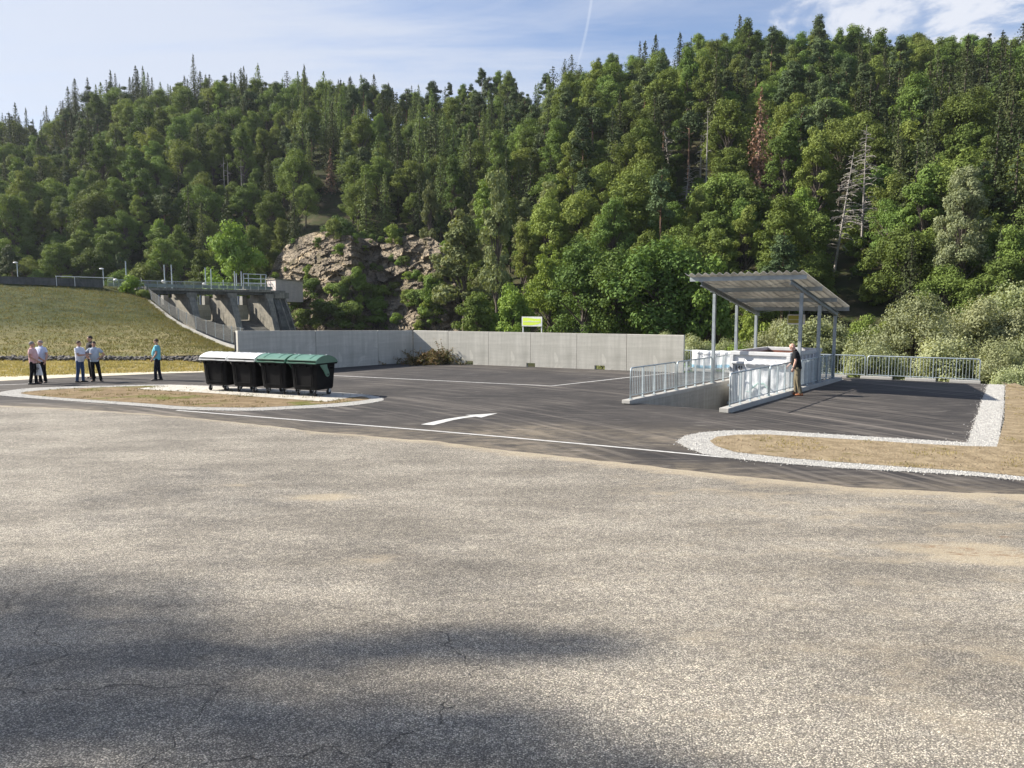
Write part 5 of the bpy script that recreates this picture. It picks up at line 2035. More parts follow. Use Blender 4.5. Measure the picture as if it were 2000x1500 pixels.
# gates and ogee
M_GATE = concrete('gate_leaf', (0.50, 0.46, 0.34), (0.40, 0.37, 0.28), 0.3, seed=9)
for k in range(3):
    a0, a1 = PA[k] + PW[k] + 0.02, PA[k + 1] - 0.02
    secs = []
    prof_ = []
    for i in range(13):
        n = -3.5 + 17 * i / 12
        z = 0.75 - 0.045 * max(0, n + 2.5) ** 1.95
        prof_.append((n, max(z, -9)))
    ring = prof_ + [(13.5, -9.5), (-3.5, -9.5)]
    MB().loft([[DP(a, n, z) for n, z in ring] for a in (a0, a1)]).build('ogee_weir', M_OLD_D, sp_, world=True, fix=True)
    g = MB()
    gl_ = [(-2.2, 0.85), (-2.0, 1.6), (-2.1, 2.6), (-2.5, 3.5)]
    loop = gl_ + [(n - 0.3, z) for n, z in gl_[::-1]]
    g.loft([[DP(a, n, z) for n, z in loop] for a in (a0 + 0.15, a1 - 0.15)])
    g.build('gate', M_GATE, sp_, world=True, fix=True)
    MB().add(*dbox(a1 - 0.9, a1 - 0.05, -3.4, -2.6, 2.8, DZ - 1.0)).build('gate_tower', M_CURB, sp_, world=True, fix=True)
    MB().tube([DP(a1 - 1.4, -3, 3.4), DP(a1 - 1.4, -3, DZ - 0.9)], 0.14, 8).build('lift_rod', mat('blue_steel', (0.08, 0.12, 0.2)), sp_, world=True)
    mb = MB()
    for q in range(9):
        mb.tube([DP(a1 - 2.2, -2.7, 3.4 + q * .17), DP(a1 - 1.8, -2.7, 3.4 + q * .17)], 0.02, 4)
    for aa in (2.2, 1.8):
        mb.tube([DP(a1 - aa, -2.7, 3.3), DP(a1 - aa, -2.7, 5.0)], 0.025, 4)
    mb.build('ladder', M_GALV, sp_, world=True)
# deck railing with infill panes
M_PANE = mat('pale_railing_panel', (0.19, 0.235, 0.23), (0.30, 0.34, 0.33), scale=0.7, rough=0.35, metal=0.2)
dr = thing('deck_railing', 'pale blue-grey panel railing along the spillway bridge deck', 'railing', DP(-6, 3.0, DZ))
MB().tube([DP(-6, 3.05, DZ + 1.08), DP(22.5, 3.05, DZ + 1.08)], 0.04, 6).build('handrail', M_GALV, dr, world=True)
a = -6.0
while a < 22.6:
    MB().tube([DP(a, 3.05, DZ - 0.05), DP(a, 3.05, DZ + 1.08)], 0.035, 6).build('post', M_GALV, dr, world=True)
    if a < 22:
        mb = MB()
        for q in range(1, 8):
            mb.tube([DP(a + 1.5 * q / 8, 3.05, DZ + 0.05), DP(a + 1.5 * q / 8, 3.05, DZ + 1.06)], 0.022, 4)
        mb.add(*dbox(a + 0.1, a + 1.4, 3.03, 3.045, DZ + 0.12, DZ + 0.62))
        mb.build('panel', M_PANE, dr, world=True)
    a += 1.5
# crest parapet wall
M_PARA = concrete('parapet', (0.15, 0.145, 0.14), (0.09, 0.09, 0.088), 0.6, seed=12)
pw_ = thing('parapet_wall', 'dark weathered parapet wall running along the dam crest', 'wall', DP(-6, 0, 5.5))
MB().add(*dbox(-95, -7, 3.3, 3.7, 5.3, 7.05)).build('wall', M_PARA, pw_, world=True, fix=True)
MB().add(*dbox(-95.1, -6.9, 3.25, 3.75, 7.052, 7.15)).build('coping', M_OLD_D, pw_, world=True, fix=True)
# barrier at the bridge end
bt_ = thing('road_barrier', 'white barrier rail at the start of the bridge beside the round shrub', 'barrier', DP(-8, 3.2, 6.0))
MB().tube([DP(-13.5, 3.95, 7.35), DP(-5.5, 3.6, 7.35)], 0.05, 6).build('rail', M_WHITE, bt_, world=True)
for a in (-13.4, -11, -5.6):
    MB().tube([DP(a, 3.95, 6.0), DP(a, 3.9, 7.38)], 0.05, 6).build('post', M_WHITE, bt_, world=True)
# control house
M_PINKW = concrete('pale_render', (0.56, 0.50, 0.47), (0.48, 0.43, 0.41), 0.25, seed=5)
def dam_rel(px_, py_, Y_):
    return at(px_, py_, Y_)


hb = at(522, 575, 141)
ch = thing('control_house', 'low pinkish rendered control building at the rock end of the spillway', 'building', (hb.x, hb.y, hb.z), 0)
c0, c1, c2 = at(522, 575, 141), at(539, 577, 138.5), at(592, 583, 150)
top = at(530, 546.5, 140).z
poly = [(c0.x, c0.y), (c1.x, c1.y), (c2.x, c2.y), (c2.x - 3, c2.y + 6), (c0.x, c0.y + 8)]
MB().prism(poly, 4.1, top).build('wall', M_PINKW, ch, world=True, fix=True)
MB().prism([(x * 1.0 + dx, y + dy) for (x, y), (dx, dy) in zip(poly, ((-.2, -.1), (0, -.25), (.2, -.1), (0, .1), (-.2, .1)))], top + 0.003, top + 0.18).build('roof', M_OLD, ch, world=True, fix=True)
MB().box((c0.x + 0.3, c0.y + 1, top + 0.35), (0.9, 0.9, 0.34)).build('vent', M_OLD, ch, world=True)
lb = at(500, 572, 139)
t = thing('machine_block', 'low concrete machinery block beneath the steel hoist frame', 'plinth', (lb.x, lb.y, 5.5), math.atan2(DA.y, DA.x))
MB().box((0, 0.5, 0.5), (4.6, 2.6, 1.4)).build('block', M_OLD, t)
hf = thing('hoist_frame', 'grey tubular steel hoist frame standing by the control building', 'frame', (lb.x, lb.y, 6.7), math.atan2(DA.y, DA.x))
for x in (-2.2, -1.2, 1.4, 2.2):
    MB().tube([(x, 0.4, 0), (x + (0.35 if x > 1.5 else 0), 0.4, 2.3)], 0.09, 6).build('upright', M_GALV, hf)
for z in (0.7, 1.5, 2.3):
    MB().tube([(-2.2, 0.4, z), (2.4, 0.4, z)], 0.07, 6).build('crossbar', M_GALV, hf)
# poles and lamps on the crest
for px_, y0, y1, Yd, lb_ in ((247, 549, 510, 116, 'tall grey pole behind the round shrub at the bridge start'), (322, 553, 517, 122, 'grey pole above the first spillway bay, beside a twin'), (336, 555, 517, 123, 'grey pole above the first spillway bay, second of the two'),
                             (402, 559, 523, 129, 'grey pole above the middle spillway bay, first of two'), (413, 560, 525, 130, 'grey pole above the middle spillway bay, second of two'), (436.5, 564, 547, 133, 'short grey pole on the bridge between the taller ones'),
                             (459, 566, 530, 135, 'thick grey pole of the close group by the hoist frame'), (462.5, 566, 534, 135.5, 'thin grey pole of the close group by the hoist frame'), (472, 562, 530, 137, 'grey pole leaning by the hoist frame')):
    b, tp_ = at(px_, y0, Yd), at(px_, y1, Yd)
    t = thing('steel_pole', lb_, 'pole', (b.x, b.y, DZ), 0, 'steel poles along the spillway bridge')
    MB().tube([(0, 0, 0), (0, 0, tp_.z - DZ)], 0.09, 8).build('shaft', M_GALV, t)
    MB().box((0, 0, 0.03), (0.3, 0.3, 0.06)).build('base_plate', M_GALV, t)
for px_, y1, Yd, lb_ in ((33, 513, 109, 'street lamp on the dam crest at the parapet edge of the view'), (201, 525, 114, 'street lamp on the dam crest between parapet and bridge')):
    tp_ = at(px_, y1, Yd)
    t = thing('street_lamp', lb_, 'street lamp', (tp_.x, tp_.y, 5.6), 0, 'lamps on the dam crest')
    h = tp_.z - 5.6
    MB().tube([(0, 0, 0), (0, 0, h - 0.2)], 0.06, 8).build('pole', M_GALV, t)
    MB().tube([(0, 0, h - 0.2), (0, 0, h), (-0.35, 0, h + 0.02)], 0.035, 6).build('arm', M_GALV, t)
    MB().ell((-0.2, 0, h), (0.35, 0.2, 0.12)).build('lamp_head', M_WHITE, t, smooth=True)
# bridge floodlights (small white heads on the railing)
for px_, py_, Yd, lb_ in ((319, 549.5, 121, 'small white round lamp on the bridge railing above the first bay'), (399, 554.5, 129, 'small white round lamp on the bridge railing above the middle bay'), (226, 547, 113, 'white round lamp head at the start of the barrier')):
    p = at(px_, py_, Yd)
    t = thing('deck_lamp', lb_, 'lamp', (p.x, p.y, DZ + 0.9), 0, 'round lamps on the bridge')
    MB().ell((0, 0, p.z - DZ - 0.9), (0.3, 0.3, 0.22)).build('head', M_WHITE, t, smooth=True)
    MB().tube([(0, 0, -0.3), (0, 0, p.z - DZ - 0.95)], 0.05, 6).build('stem', M_GALV, t)
# marker on the grass
p = at(234, 645, 75)
t = thing('survey_marker', 'small dark survey marker stub on the grass embankment', 'marker', (p.x, p.y, p.z))
MB().tube([(0, 0, -0.3), (0, 0, 0.45)], 0.04, 6).build('stake', M_SHOE, t)
MB().box((0, 0, 0.0), (0.4, 0.3, 0.18)).build('foot', M_SHOE, t, bevel=0.02)
# ------------------------------------------------------------------ vegetation
L_BROAD = leaf_mat('broadleaf_green', (0.0948, 0.1412, 0.0348), (0.1958, 0.2545, 0.0626), var=0.75, trans=0.22, nscale=0.25, hue=0.02)
L_LIGHT = leaf_mat('light_green_leaf', (0.1413, 0.2077, 0.0406), (0.2232, 0.2954, 0.0643), var=0.6, trans=0.25, nscale=0.3, hue=0.02)
L_SPRUCE = leaf_mat('spruce_needles', (0.0435, 0.0613, 0.0247), (0.0869, 0.105, 0.0402), var=0.7, trans=0.1, nscale=0.3, hue=0.015)
L_PINE = leaf_mat('pine_needles', (0.0625, 0.0945, 0.042), (0.1136, 0.1494, 0.0614), var=0.7, trans=0.12, nscale=0.3, hue=0.015)
L_LARCH = leaf_mat('larch_needles', (0.1005, 0.1466, 0.0523), (0.1652, 0.2159, 0.0784), var=0.7, trans=0.2, nscale=0.3, hue=0.015)
L_WILLOW = leaf_mat('willow_leaf', (0.19, 0.22, 0.105), (0.36, 0.385, 0.225), var=0.35, trans=0.3, nscale=0.5, hue=0.01)
L_POPLAR = leaf_mat('poplar_leaf', (0.1365, 0.1664, 0.0676), (0.2145, 0.2405, 0.1105), var=0.5, trans=0.25, nscale=0.4, hue=0.012)
L_SILVER = leaf_mat('silver_leaf', (0.19, 0.22, 0.115), (0.32, 0.35, 0.20), var=0.1, trans=0.25, nscale=0.4, hue=0.01)
L_BROWN = leaf_mat('dead_needles', (0.21, 0.119, 0.084), (0.308, 0.196, 0.14), var=0.5, trans=0.1, nscale=0.5, hue=0.005)
BARK = mat('bark', (0.075, 0.058, 0.045), (0.11, 0.09, 0.075), scale=3, rough=0.95, bump=0.6)
BARK_P = mat('pine_bark', (0.20, 0.11, 0.065), (0.12, 0.08, 0.06), scale=2, rough=0.95)
BARK_D = mat('bleached_wood', (0.34, 0.31, 0.28), (0.24, 0.22, 0.20), scale=2, rough=0.9)


def unit(a):
    return a / np.maximum(np.linalg.norm(a, axis=1), 1e-6)[:, None]


def cards(C, Nn, size, g, aspect=0.7):
    """rhombic leaf sprays centred at C, facing about Nn"""
    n = len(C)
    r = g.normal(0, 1, (n, 3))
    T = unit(np.cross(Nn, r))
    B = np.cross(Nn, T)
    s = size * g.uniform(0.6, 1.3, n)
    s = s[:, None]
    k = g.uniform(-0.25, 0.25, (n, 1))
    V = np.stack([C - T * s * .5, C + B * s * aspect * .5 + T * s * k, C + T * s * .5, C - B * s * aspect * .5 + T * s * k * 0.5], 1)
    return V.reshape(-1, 3)


def crown_broad(seed, H, R, low=0.25, ncl=26, per=170, size=0.5, hr=None, clr=0.32, loose=0.25):
    g = np.random.default_rng(seed)
    cz = H * (low + 1) / 2
    hz = hr or H * (1 - low) / 2
    d = unit(g.normal(0, 1, (ncl, 3)))
    d[:, 2] = np.where(d[:, 2] < -0.55, -d[:, 2], d[:, 2])
    rad = g.uniform(0.45, 0.95, (ncl, 1))
    cc = d * rad * np.array([R * 0.85, R * 0.85, hz * 0.92])
    t_ = np.clip(cc[:, 2] / hz, -1, 1)
    cc[:, :2] *= (1 - 0.5 * np.clip(t_, 0, 1) ** 1.3)[:, None]
    ang = np.arctan2(cc[:, 1], cc[:, 0])
    lob = 1 + 0.22 * np.sin(ang * 2 + seed) + 0.16 * np.sin(ang * 3 + seed * 2.3 + t_ * 3)
    cc[:, :2] *= lob[:, None]
    cc[:, 2] += cz
    cr = R * clr * g.uniform(0.55, 1.35, ncl)
    Cs, Ns = [], []
    for c, r in zip(cc, cr):
        m = int(per * (r / (R * clr)) ** 1.6)
        dd = unit(g.normal(0, 1, (m, 3)))
        rr = r * (1 - np.abs(g.normal(0, loose, (m, 1))))
        p = c + dd * rr * np.array([1.15, 1.15, 0.85])
        nn = unit(dd + 0.45 * g.normal(0, 1, (m, 3)) + np.array([0, 0, 0.35]))
        Cs.append(p)
        Ns.append(nn)
    C, Nn = np.concatenate(Cs), np.concatenate(Ns)
    return cards(C, Nn, size, g), cc


def trunk_broad(seed, H, R, cc, r0=None):
    g = random.Random(seed)
    r0 = r0 or H * 0.018
    top = Vector((g.uniform(-.3, .3), g.uniform(-.3, .3), H * 0.8))
    mb = MB().tube([(0, 0, -1.5), (0, 0, 0.5), (g.uniform(-.2, .2), g.uniform(-.2, .2), H * 0.4), top], [r0 * 1.35, r0, r0 * 0.7, r0 * 0.2], 7)
    for c in cc[::2]:
        s = Vector((0, 0, max(H * 0.18, min(H * 0.6, c[2] * 0.65))))
        e = Vector(c)
        mb.tube([s, s.lerp(e, 0.5) + Vector((0, 0, 0.2)), e], [r0 * 0.4, r0 * 0.25, r0 * 0.08], 5)
    return mb


def crown_spruce(seed, H, R, low=0.08, step=0.42, droop=0.35, dens=1.0, ragged=0.25, power=0.85, size=0.6):
    g = np.random.default_rng(seed)
    Cs, Ns, Ss = [], [], []
    z = H * low
    while z < H - 0.3:
        f = (H - z) / (H * (1 - low))
        ln0 = R * f ** power
        nb = max(4, int((6 + 5 * f) * dens))
        a0 = g.uniform(0, 6.28)
        for k in range(nb):
            a = a0 + 6.283 * k / nb + g.normal(0, 0.2)
            ln = ln0 * g.uniform(1 - ragged * 1.6, 1 + ragged)
            m = max(2, int(ln / 0.38))
            t = (np.arange(m) + 0.6) / m
            rad = t * ln
            zz = z + rad * (-droop) * t + 0.12 * rad * (1 - t) + g.normal(0, 0.06, m)
            P = np.stack([rad * math.cos(a), rad * math.sin(a), zz], 1) + g.normal(0, 0.09, (m, 3))
            nn = np.stack([np.full(m, math.cos(a) * .45), np.full(m, math.sin(a) * .45), np.full(m, 0.9)], 1) + g.normal(0, 0.35, (m, 3))
            Cs.append(P)
            Ns.append(unit(nn))
            # hanging twig curtain
            P2 = P[1:] - np.array([0, 0, 0.18])
            if len(P2):
                Cs.append(P2)
                Ns.append(unit(np.stack([np.full(len(P2), math.cos(a)), np.full(len(P2), math.sin(a)), np.full(len(P2), 0.25)], 1) + g.normal(0, 0.4, (len(P2), 3))))
        z += step * g.uniform(0.8, 1.2)
    C, Nn = np.concatenate(Cs), np.concatenate(Ns)
    V = cards(C, Nn, size, g, 0.55)
    g2 = g.normal(0, 1, (10, 3)) * np.array([.08, .08, .2]) + np.array([0, 0, H - 0.25])
    V = np.concatenate([V, cards(g2, unit(g.normal(0, 1, (10, 3)) * np.array([1, 1, .2])), 0.4, g, .4)])
    return V


def trunk_conifer(H, r0, seed=0):
    return MB().tube([(0, 0, -1.5), (0, 0, 0.3), (0.05, 0, H * 0.6), (0, 0, H)], [r0 * 1.2, r0, r0 * 0.55, 0.02], 6)


def dead_tree(seed, H, n=46, lean=0.0, ln=0.2):
    g = random.Random(seed)
    r0 = 0.22
    mb = MB().tube([(0, 0, -1), (0, 0, 0.5), (lean * H * .5, 0, H * .5), (lean * H, 0, H)], [r0, r0, r0 * .6, 0.03], 6)
    for k in range(n):
        f = g.uniform(0.18, 0.97)
        a = g.uniform(0, 6.28)
        l_ = H * ln * (1.08 - f) * g.uniform(0.6, 1.4) + 0.3
        s = Vector((lean * H * f, 0, H * f))
        e = s + Vector((math.cos(a) * l_, math.sin(a) * l_, g.uniform(-0.35, 0.15) * l_))
        m_ = s.lerp(e, 0.5) + Vector((0, 0, 0.1 * l_))
        mb.tube([s, m_, e], [0.06, 0.04, 0.015], 4)
        for q in range(3):
            s2 = m_.lerp(e, g.random())
            mb.tube([s2, s2 + Vector((g.uniform(-1, 1), g.uniform(-1, 1), g.uniform(-.8, .2))) * l_ * 0.3], [0.025, 0.01], 3)
    return mb


def quads(V):
    return np.arange(len(V)).reshape(-1, 4)


PROTO = {}   # kind -> list of (trunk mesh, crown mesh, joined mesh, height)


def add_proto(kind, trunk_mb, V, bark, leaf, H):
    tm = trunk_mb.mesh('trunk', bark)
    cm = np_mesh('crown', V, quads(V), leaf)
    # joined copy for the far forest
    tv = np.array(trunk_mb.v)
    tri = [f if len(f) == 4 else None for f in trunk_mb.f]
    tf = np.array([f for f in tri if f is not None]) if any(f is not None for f in tri) else np.zeros((0, 4), int)
    JV = np.concatenate([tv, V])
    JF = np.concatenate([tf, quads(V) + len(tv)])
    jm = np_mesh('forest_tree', JV, JF, [bark, leaf], np.concatenate([np.zeros(len(tf)), np.ones(len(V) // 4)]))
    PROTO.setdefault(kind, []).append((tm, cm, jm, H))


for i in range(6):
    H = (16, 18.5, 14, 20, 17, 13)[i]
    R = (4.6, 4.9, 5.2, 4.3, 5.8, 4.3)[i]
    V, cc = crown_broad(100 + i, H, R, 0.03, 84, 190, 0.31, clr=0.21, loose=0.36)
    add_proto('broadleaf', trunk_broad(i, H, R, cc), V, BARK, L_BROAD, H)
for i in range(3):
    H, R = (12, 10, 14)[i], (4.2, 3.8, 4.3)[i]
    V, cc = crown_broad(200 + i, H, R, 0.02, 74, 180, 0.29, clr=0.21, loose=0.36)
    add_proto('light', trunk_broad(20 + i, H, R, cc), V, BARK, L_LIGHT, H)
for i in range(6):
    H, R = (21, 18, 23, 19, 20, 17)[i], (3.9, 3.6, 4.1, 3.3, 4.4, 4.0)[i]
    add_proto('spruce', trunk_conifer(H, 0.22), crown_spruce(300 + i, H, R, power=(0.8, 0.7, 0.9, 0.75, 0.62, 0.7)[i], size=0.44, dens=1.3, step=(0.5, 0.45, 0.55, 0.5, 0.85, 0.7)[i],
              droop=(0.45, 0.3, 0.5, 0.4, 0.2, 0.3)[i], ragged=(0.25, 0.3, 0.25, 0.3, 0.5, 0.45)[i]), BARK, L_SPRUCE, H)
for i in range(2):
    H, R = (18, 20)[i], (3.3, 3.5)[i]
    add_proto('larch', trunk_conifer(H, 0.22), crown_spruce(330 + i, H, R, 0.1, 0.5, 0.1, 0.9, 0.35, 0.7, 0.55), BARK, L_LARCH, H)
for i in range(3):
    H, R = (19, 17, 20)[i], (2.7, 3.0, 2.5)[i]
    V, cc = crown_broad(400 + i, H, R, 0.36, 30, 190, 0.32, clr=0.30, loose=0.35)
    mb = trunk_conifer(H * 0.96, 0.24)
    for c in cc[::2]:
        mb.tube([(0, 0, c[2] - 0.8), tuple(c)], [0.08, 0.03], 4)
    add_proto('pine', mb, V, BARK_P, L_PINE, H)
for i in range(2):
    H, R = (17, 14)[i], (3.0, 2.6)[i]
    V, cc = crown_broad(450 + i, H, R, 0.03, 46, 170, 0.30, clr=0.27)
    add_proto('poplar', trunk_broad(50 + i, H, R, cc), V, BARK, L_POPLAR, H)
for i in range(2):
    V, cc = crown_broad(650 + i, 7, 2.5, -0.25, 46, 170, 0.26, clr=0.27)
    add_proto('bush', trunk_broad(80 + i, 7, 2.5, cc, 0.08), V, BARK, L_LIGHT, 7)
for i in range(3):
    H, R = (9, 8, 7)[i], (4.2, 3.9, 3.5)[i]
    V, cc = crown_broad(500 + i, H, R, 0.0, 95, 420, 0.13, clr=0.19, loose=0.42)
    add_proto('willow', trunk_broad(60 + i, H, R, cc, 0.14), V, BARK, L_WILLOW, H)
V, cc = crown_broad(560, 24, 6.2, 0.1, 130, 260, 0.32, clr=0.17, loose=0.4)
add_proto('silver', trunk_broad(66, 24, 6.2, cc, 0.3), V, BARK, L_SILVER, 24)
V, cc = crown_broad(600, 3.0, 1.6, -0.25, 26, 150, 0.20, clr=0.32)
add_proto('shrub', trunk_broad(70, 3, 1.9, cc, 0.05), V, BARK, L_LIGHT, 3.0)
V, cc = crown_broad(601, 3.4, 1.6, -0.25, 28, 150, 0.20, clr=0.32)
add_proto('shrub', trunk_broad(71, 3.4, 1.7, cc, 0.05), V, BARK, L_BROAD, 3.4)

NAMES = {'broadleaf': ('broadleaf_tree', 'deep green broadleaf', 'tree'), 'light': ('broadleaf_tree', 'yellow-green broadleaf', 'tree'),
         'spruce': ('spruce_tree', 'dark spruce', 'tree'), 'larch': ('larch_tree', 'mid-green conical larch', 'tree'),
         'pine': ('pine_tree', 'bare-trunked pine', 'tree'), 'poplar': ('poplar_tree', 'slim light-leaved poplar', 'tree'),
         'willow': ('willow_tree', 'silvery pale willow', 'tree'), 'silver': ('willow_tree', 'silver-leaved tree', 'tree'), 'shrub': ('shrub', 'green shrub', 'shrub'), 'bush': ('bush', 'bright bush', 'bush')}


def plant(kind, x, y, z, scale=1.0, idx=None, label=None, group=None, wide=1.0, rz_=None):
    ps = PROTO[kind]
    tm, cm, jm, H = ps[idx % len(ps) if idx is not None else rng.randrange(len(ps))]
    nm, lb, cat = NAMES[kind]
    t = bpy.data.objects.new(nm, None)
    COL.objects.link(t)
    t.location = (x, y, z)
    t.rotation_euler = (0, 0, rng.uniform(0, 6.28) if rz_ is None else rz_)
    t.scale = (scale * wide, scale * wide, scale)
    tag(t, label or lb, cat, group)
    link('trunk', tm, t)
    link('crown', cm, t)
    return t


def plant_px(kind, px_, pytop, Y_, label, wide=1.0, idx=None, group=None, zbase=None):
    p = at(px_, pytop, Y_)
    zb = gz(p.x, Y_) if zbase is None else zbase
    ps = PROTO[kind]
    i = rng.randrange(len(ps)) if idx is None else idx
    H = ps[i][3]
    s = max(0.2, (p.z - zb + 0.3) / H)
    return plant(kind, p.x, Y_, zb - 0.3, s, i, label, group, wide)


# ---- rock face
CL_TOP = [(515, 552), (530, 540), (545, 505), (565, 478), (590, 462), (620, 451), (660, 452), (700, 462), (735, 466), (770, 464), (800, 458), (850, 466), (872, 480), (895, 560), (905, 640)]


def make_cliff():
    t = thing('rock_face', 'grey and ochre fractured rock face rising behind the shaded wall', 'rock face', at(700, 700, 150))
    nu, nv = 210, 120
    rows = []
    for j in range(nv + 3):
        v = min(j / nv, 1)
        r = []
        for i in range(nu + 1):
            px_ = 515 + 390 * i / nu
            ytop = float(np.interp(px_, [q[0] for q in CL_TOP], [q[1] for q in CL_TOP])) + 5 * noise.noise(Vector((px_ * 0.06, 0, 3)))
            X0 = (px_ - 1000) / 1500 * 150
            yb = float(np.interp(px_, (515, 560, 640, 690, 712, 745, 800, 860, 905), (168, 161, 150, 146, 152, 152, 146, 141, 140)))
            ztop = at(px_, ytop, yb + 14).z
            zz = -7 + (ztop + 7) * v
            yy = yb + 0.52 * (zz + 7) + 2.5 * v * v
            q = Vector((X0, zz * 1.0, 0))
            # stepped, faceted displacement
            e = Vector((X0 * 0.85 + zz * 0.45, zz * 1.35 - X0 * 0.45, 0))
            vd, vp = noise.voronoi(e * 0.30, distance_metric='DISTANCE')
            vd2, vp2 = noise.voronoi(e * 0.85 + Vector((5, 3, 0)), distance_metric='DISTANCE')
            d = 1.7 * noise.cell(vp[0] * 9) + 0.6 * noise.cell(vp2[0] * 9) - 0.9 * min(0.5, (vd[1] - vd[0])) - 0.35 * min(.4, vd2[1] - vd2[0])
            tilt = noise.cell(vp[0] * 17 + Vector((3, 1, 1))) - 0.5
            d += tilt * (e.x - vp[0].x / 0.30) * 0.35
            d += 2.0 * noise.fractal(q * 0.09, 1.0, 2.0, 4) + 0.2 * noise.fractal(q * 0.9, 0.8, 2.0, 3)
            yy -= d * (0.35 + 0.65 * min(1, 6 * (1 - v)))
            if j > nv:
                yy += 7 * (j - nv)
                zz -= 0.4 * (j - nv)
            r.append(Vector((X0 * yy / 150, yy, zz)))
        rows.append(r)
    m = bpy.data.materials.new('rock')
    m.use_nodes = True
    nt = m.node_tree
    p = nt.nodes['Principled BSDF']
    p.inputs['Roughness'].default_value = 0.9
    p.inputs['Specular IOR Level'].default_value = 0.2
    tc = nt.nodes.new('ShaderNodeTexCoord').outputs['Object']
    c = mixc(nt, maprange(nt, noise_n(nt, tc, 0.28, 7, 0.65), 0.36, 0.64), (0.31, 0.255, 0.185), (0.16, 0.132, 0.098))
    c = mixc(nt, maprange(nt, noise_n(nt, mapping(nt, tc, (1, 1, 1.4), (0, 0, 0), (9, 2, 4)), 0.16, 5, 0.6), 0.55, 0.66), c, (0.42, 0.33, 0.21))
    c = mixc(nt, maprange(nt, noise_n(nt, mapping(nt, tc, (1, 1, 1), (0, 0, 0), (1, 7, 2)), 0.22, 6, 0.7), 0.53, 0.64), c, (0.13, 0.11, 0.062))
    vr = nt.nodes.new('ShaderNodeTexVoronoi')
    vr.feature = 'DISTANCE_TO_EDGE'
    vr.inputs['Scale'].default_value = 0.9
    wn = nt.nodes.new('ShaderNodeTexNoise')
    wn.inputs['Scale'].default_value = 0.8
    L(nt, tc, wn.inputs['Vector'])
    wm = nt.nodes.new('ShaderNodeVectorMath')
    wm.operation = 'MULTIPLY_ADD'
    L(nt, wn.outputs['Color'], wm.inputs[0])
    wm.inputs[1].default_value = (1.6, 1.6, 1.6)
    L(nt, mapping(nt, tc, (0.7, 0.7, 1.3)), wm.inputs[2])
    L(nt, wm.outputs[0], vr.inputs['Vector'])
    c = mixc(nt, maprange(nt, vr.outputs['Distance'], 0.035, 0.0), c, (0.07, 0.06, 0.05))
    L(nt, c, p.inputs['Base Color'])
    b = nt.nodes.new('ShaderNodeBump')
    b.inputs['Strength'].default_value = 1
    b.inputs['Distance'].default_value = 0.35
    h = math_n(nt, 'ADD', noise_n(nt, tc, 1.6, 6, 0.7), math_n(nt, 'MULTIPLY', maprange(nt, vr.outputs['Distance'], 0.0, 0.12), 0.6))
    L(nt, h, b.inputs['Height'])
    L(nt, b.outputs[0], p.inputs['Normal'])
    o = MB().loft(rows, cap=False, closed=False).build('cliff', m, t, world=True)
    me = o.data
    bm = bmesh.new()
    bm.from_mesh(me)
    if sum(f.normal.y for f in bm.faces) > 0:
        bmesh.ops.reverse_faces(bm, faces=bm.faces[:])
    bm.to_mesh(me)
    bm.free()
    return rows


CLIFF = make_cliff()


def cliff_pt(px_, py_):
    i = int((px_ - 515) / 390 * 210)
    best, bp_ = 1e9, None
    for r in CLIFF[:121]:
        p = r[max(0, min(210, i))]
        sy_ = 600 - (p.z - CAM_Z) * 1500 / p.y
        if abs(sy_ - py_) < best:
            best, bp_ = abs(sy_ - py_), p
    return bp_


for kind, px_, pyb, sc_, idx, wd, lb in (
        ('bush', 703, 590, 1.2, 1, .75, 'bright upright bush growing in the middle of the rock face'), ('bush', 742, 645, 1.25, 0, 1.15, 'broad dark green bush at the foot of the rock face'),
        ('bush', 848, 618, 1.35, 1, .95, 'sunny yellow-green bush at the rock face edge, larger of two'), ('bush', 812, 598, 0.62, 0, 1.2, 'small round yellow-green bush beside the larger sunny one'),
        ('shrub', 608, 548, 1.3, 0, .8, 'shrub clinging to the pale upper rock'), ('shrub', 616, 580, 1.5, 1, 1, 'shrub above the control building roof'),
        ('shrub', 658, 470, 1.6, 1, .8, 'small tree on top of the rock face'), ('shrub', 770, 480, 1.6, 0, 0.9, 'shrub on the upper rock ledge to the cliff corner'), ('shrub', 672, 500, 1.0, 0, 1.2, 'low shrub in the middle of a rock ledge'),
        ('shrub', 575, 610, 1.6, 1, 1.3, 'dark shrub in the shade under the control building'), ('shrub', 640, 635, 1.8, 1, 1.3, 'dark shrub low on the rock behind the wall top'), ('shrub', 690, 640, 1.9, 1, 1.1, 'dark shrub between two bright bushes at the rock foot'),
        ('shrub', 822, 645, 0.9, 0, 1, 'low shrub at the wall top below the sunny bushes'), ('shrub', 600, 640, 1.5, 1, 1.3, 'dark shrub beside the stained abutment'), ('shrub', 545, 548, 0.8, 0, 1, 'small shrub behind the control building roof'),
        ('shrub', 670, 590, 1.4, 1, .8, 'slim shrub beside the upright bright bush')):
    p = cliff_pt(px_, pyb)
    plant(kind, p.x, p.y - 0.8, p.z - 0.5, sc_, idx, lb, None, wd)

for k in range(56):
    px_, py_ = rng.uniform(560, 885), rng.uniform(460, 640)
    if px_ < 650 and py_ < 560 and rng.random() < 0.7:
        continue
    p = cliff_pt(px_, py_)
    plant('shrub', p.x, p.y - 0.3, p.z - 0.5, rng.uniform(0.4, 0.9) + 0.5 * (py_ > 560), None, 'small shrub rooted in a crack of the rock face', 'small shrubs scattered over the rock face', rng.uniform(0.8, 1.3))

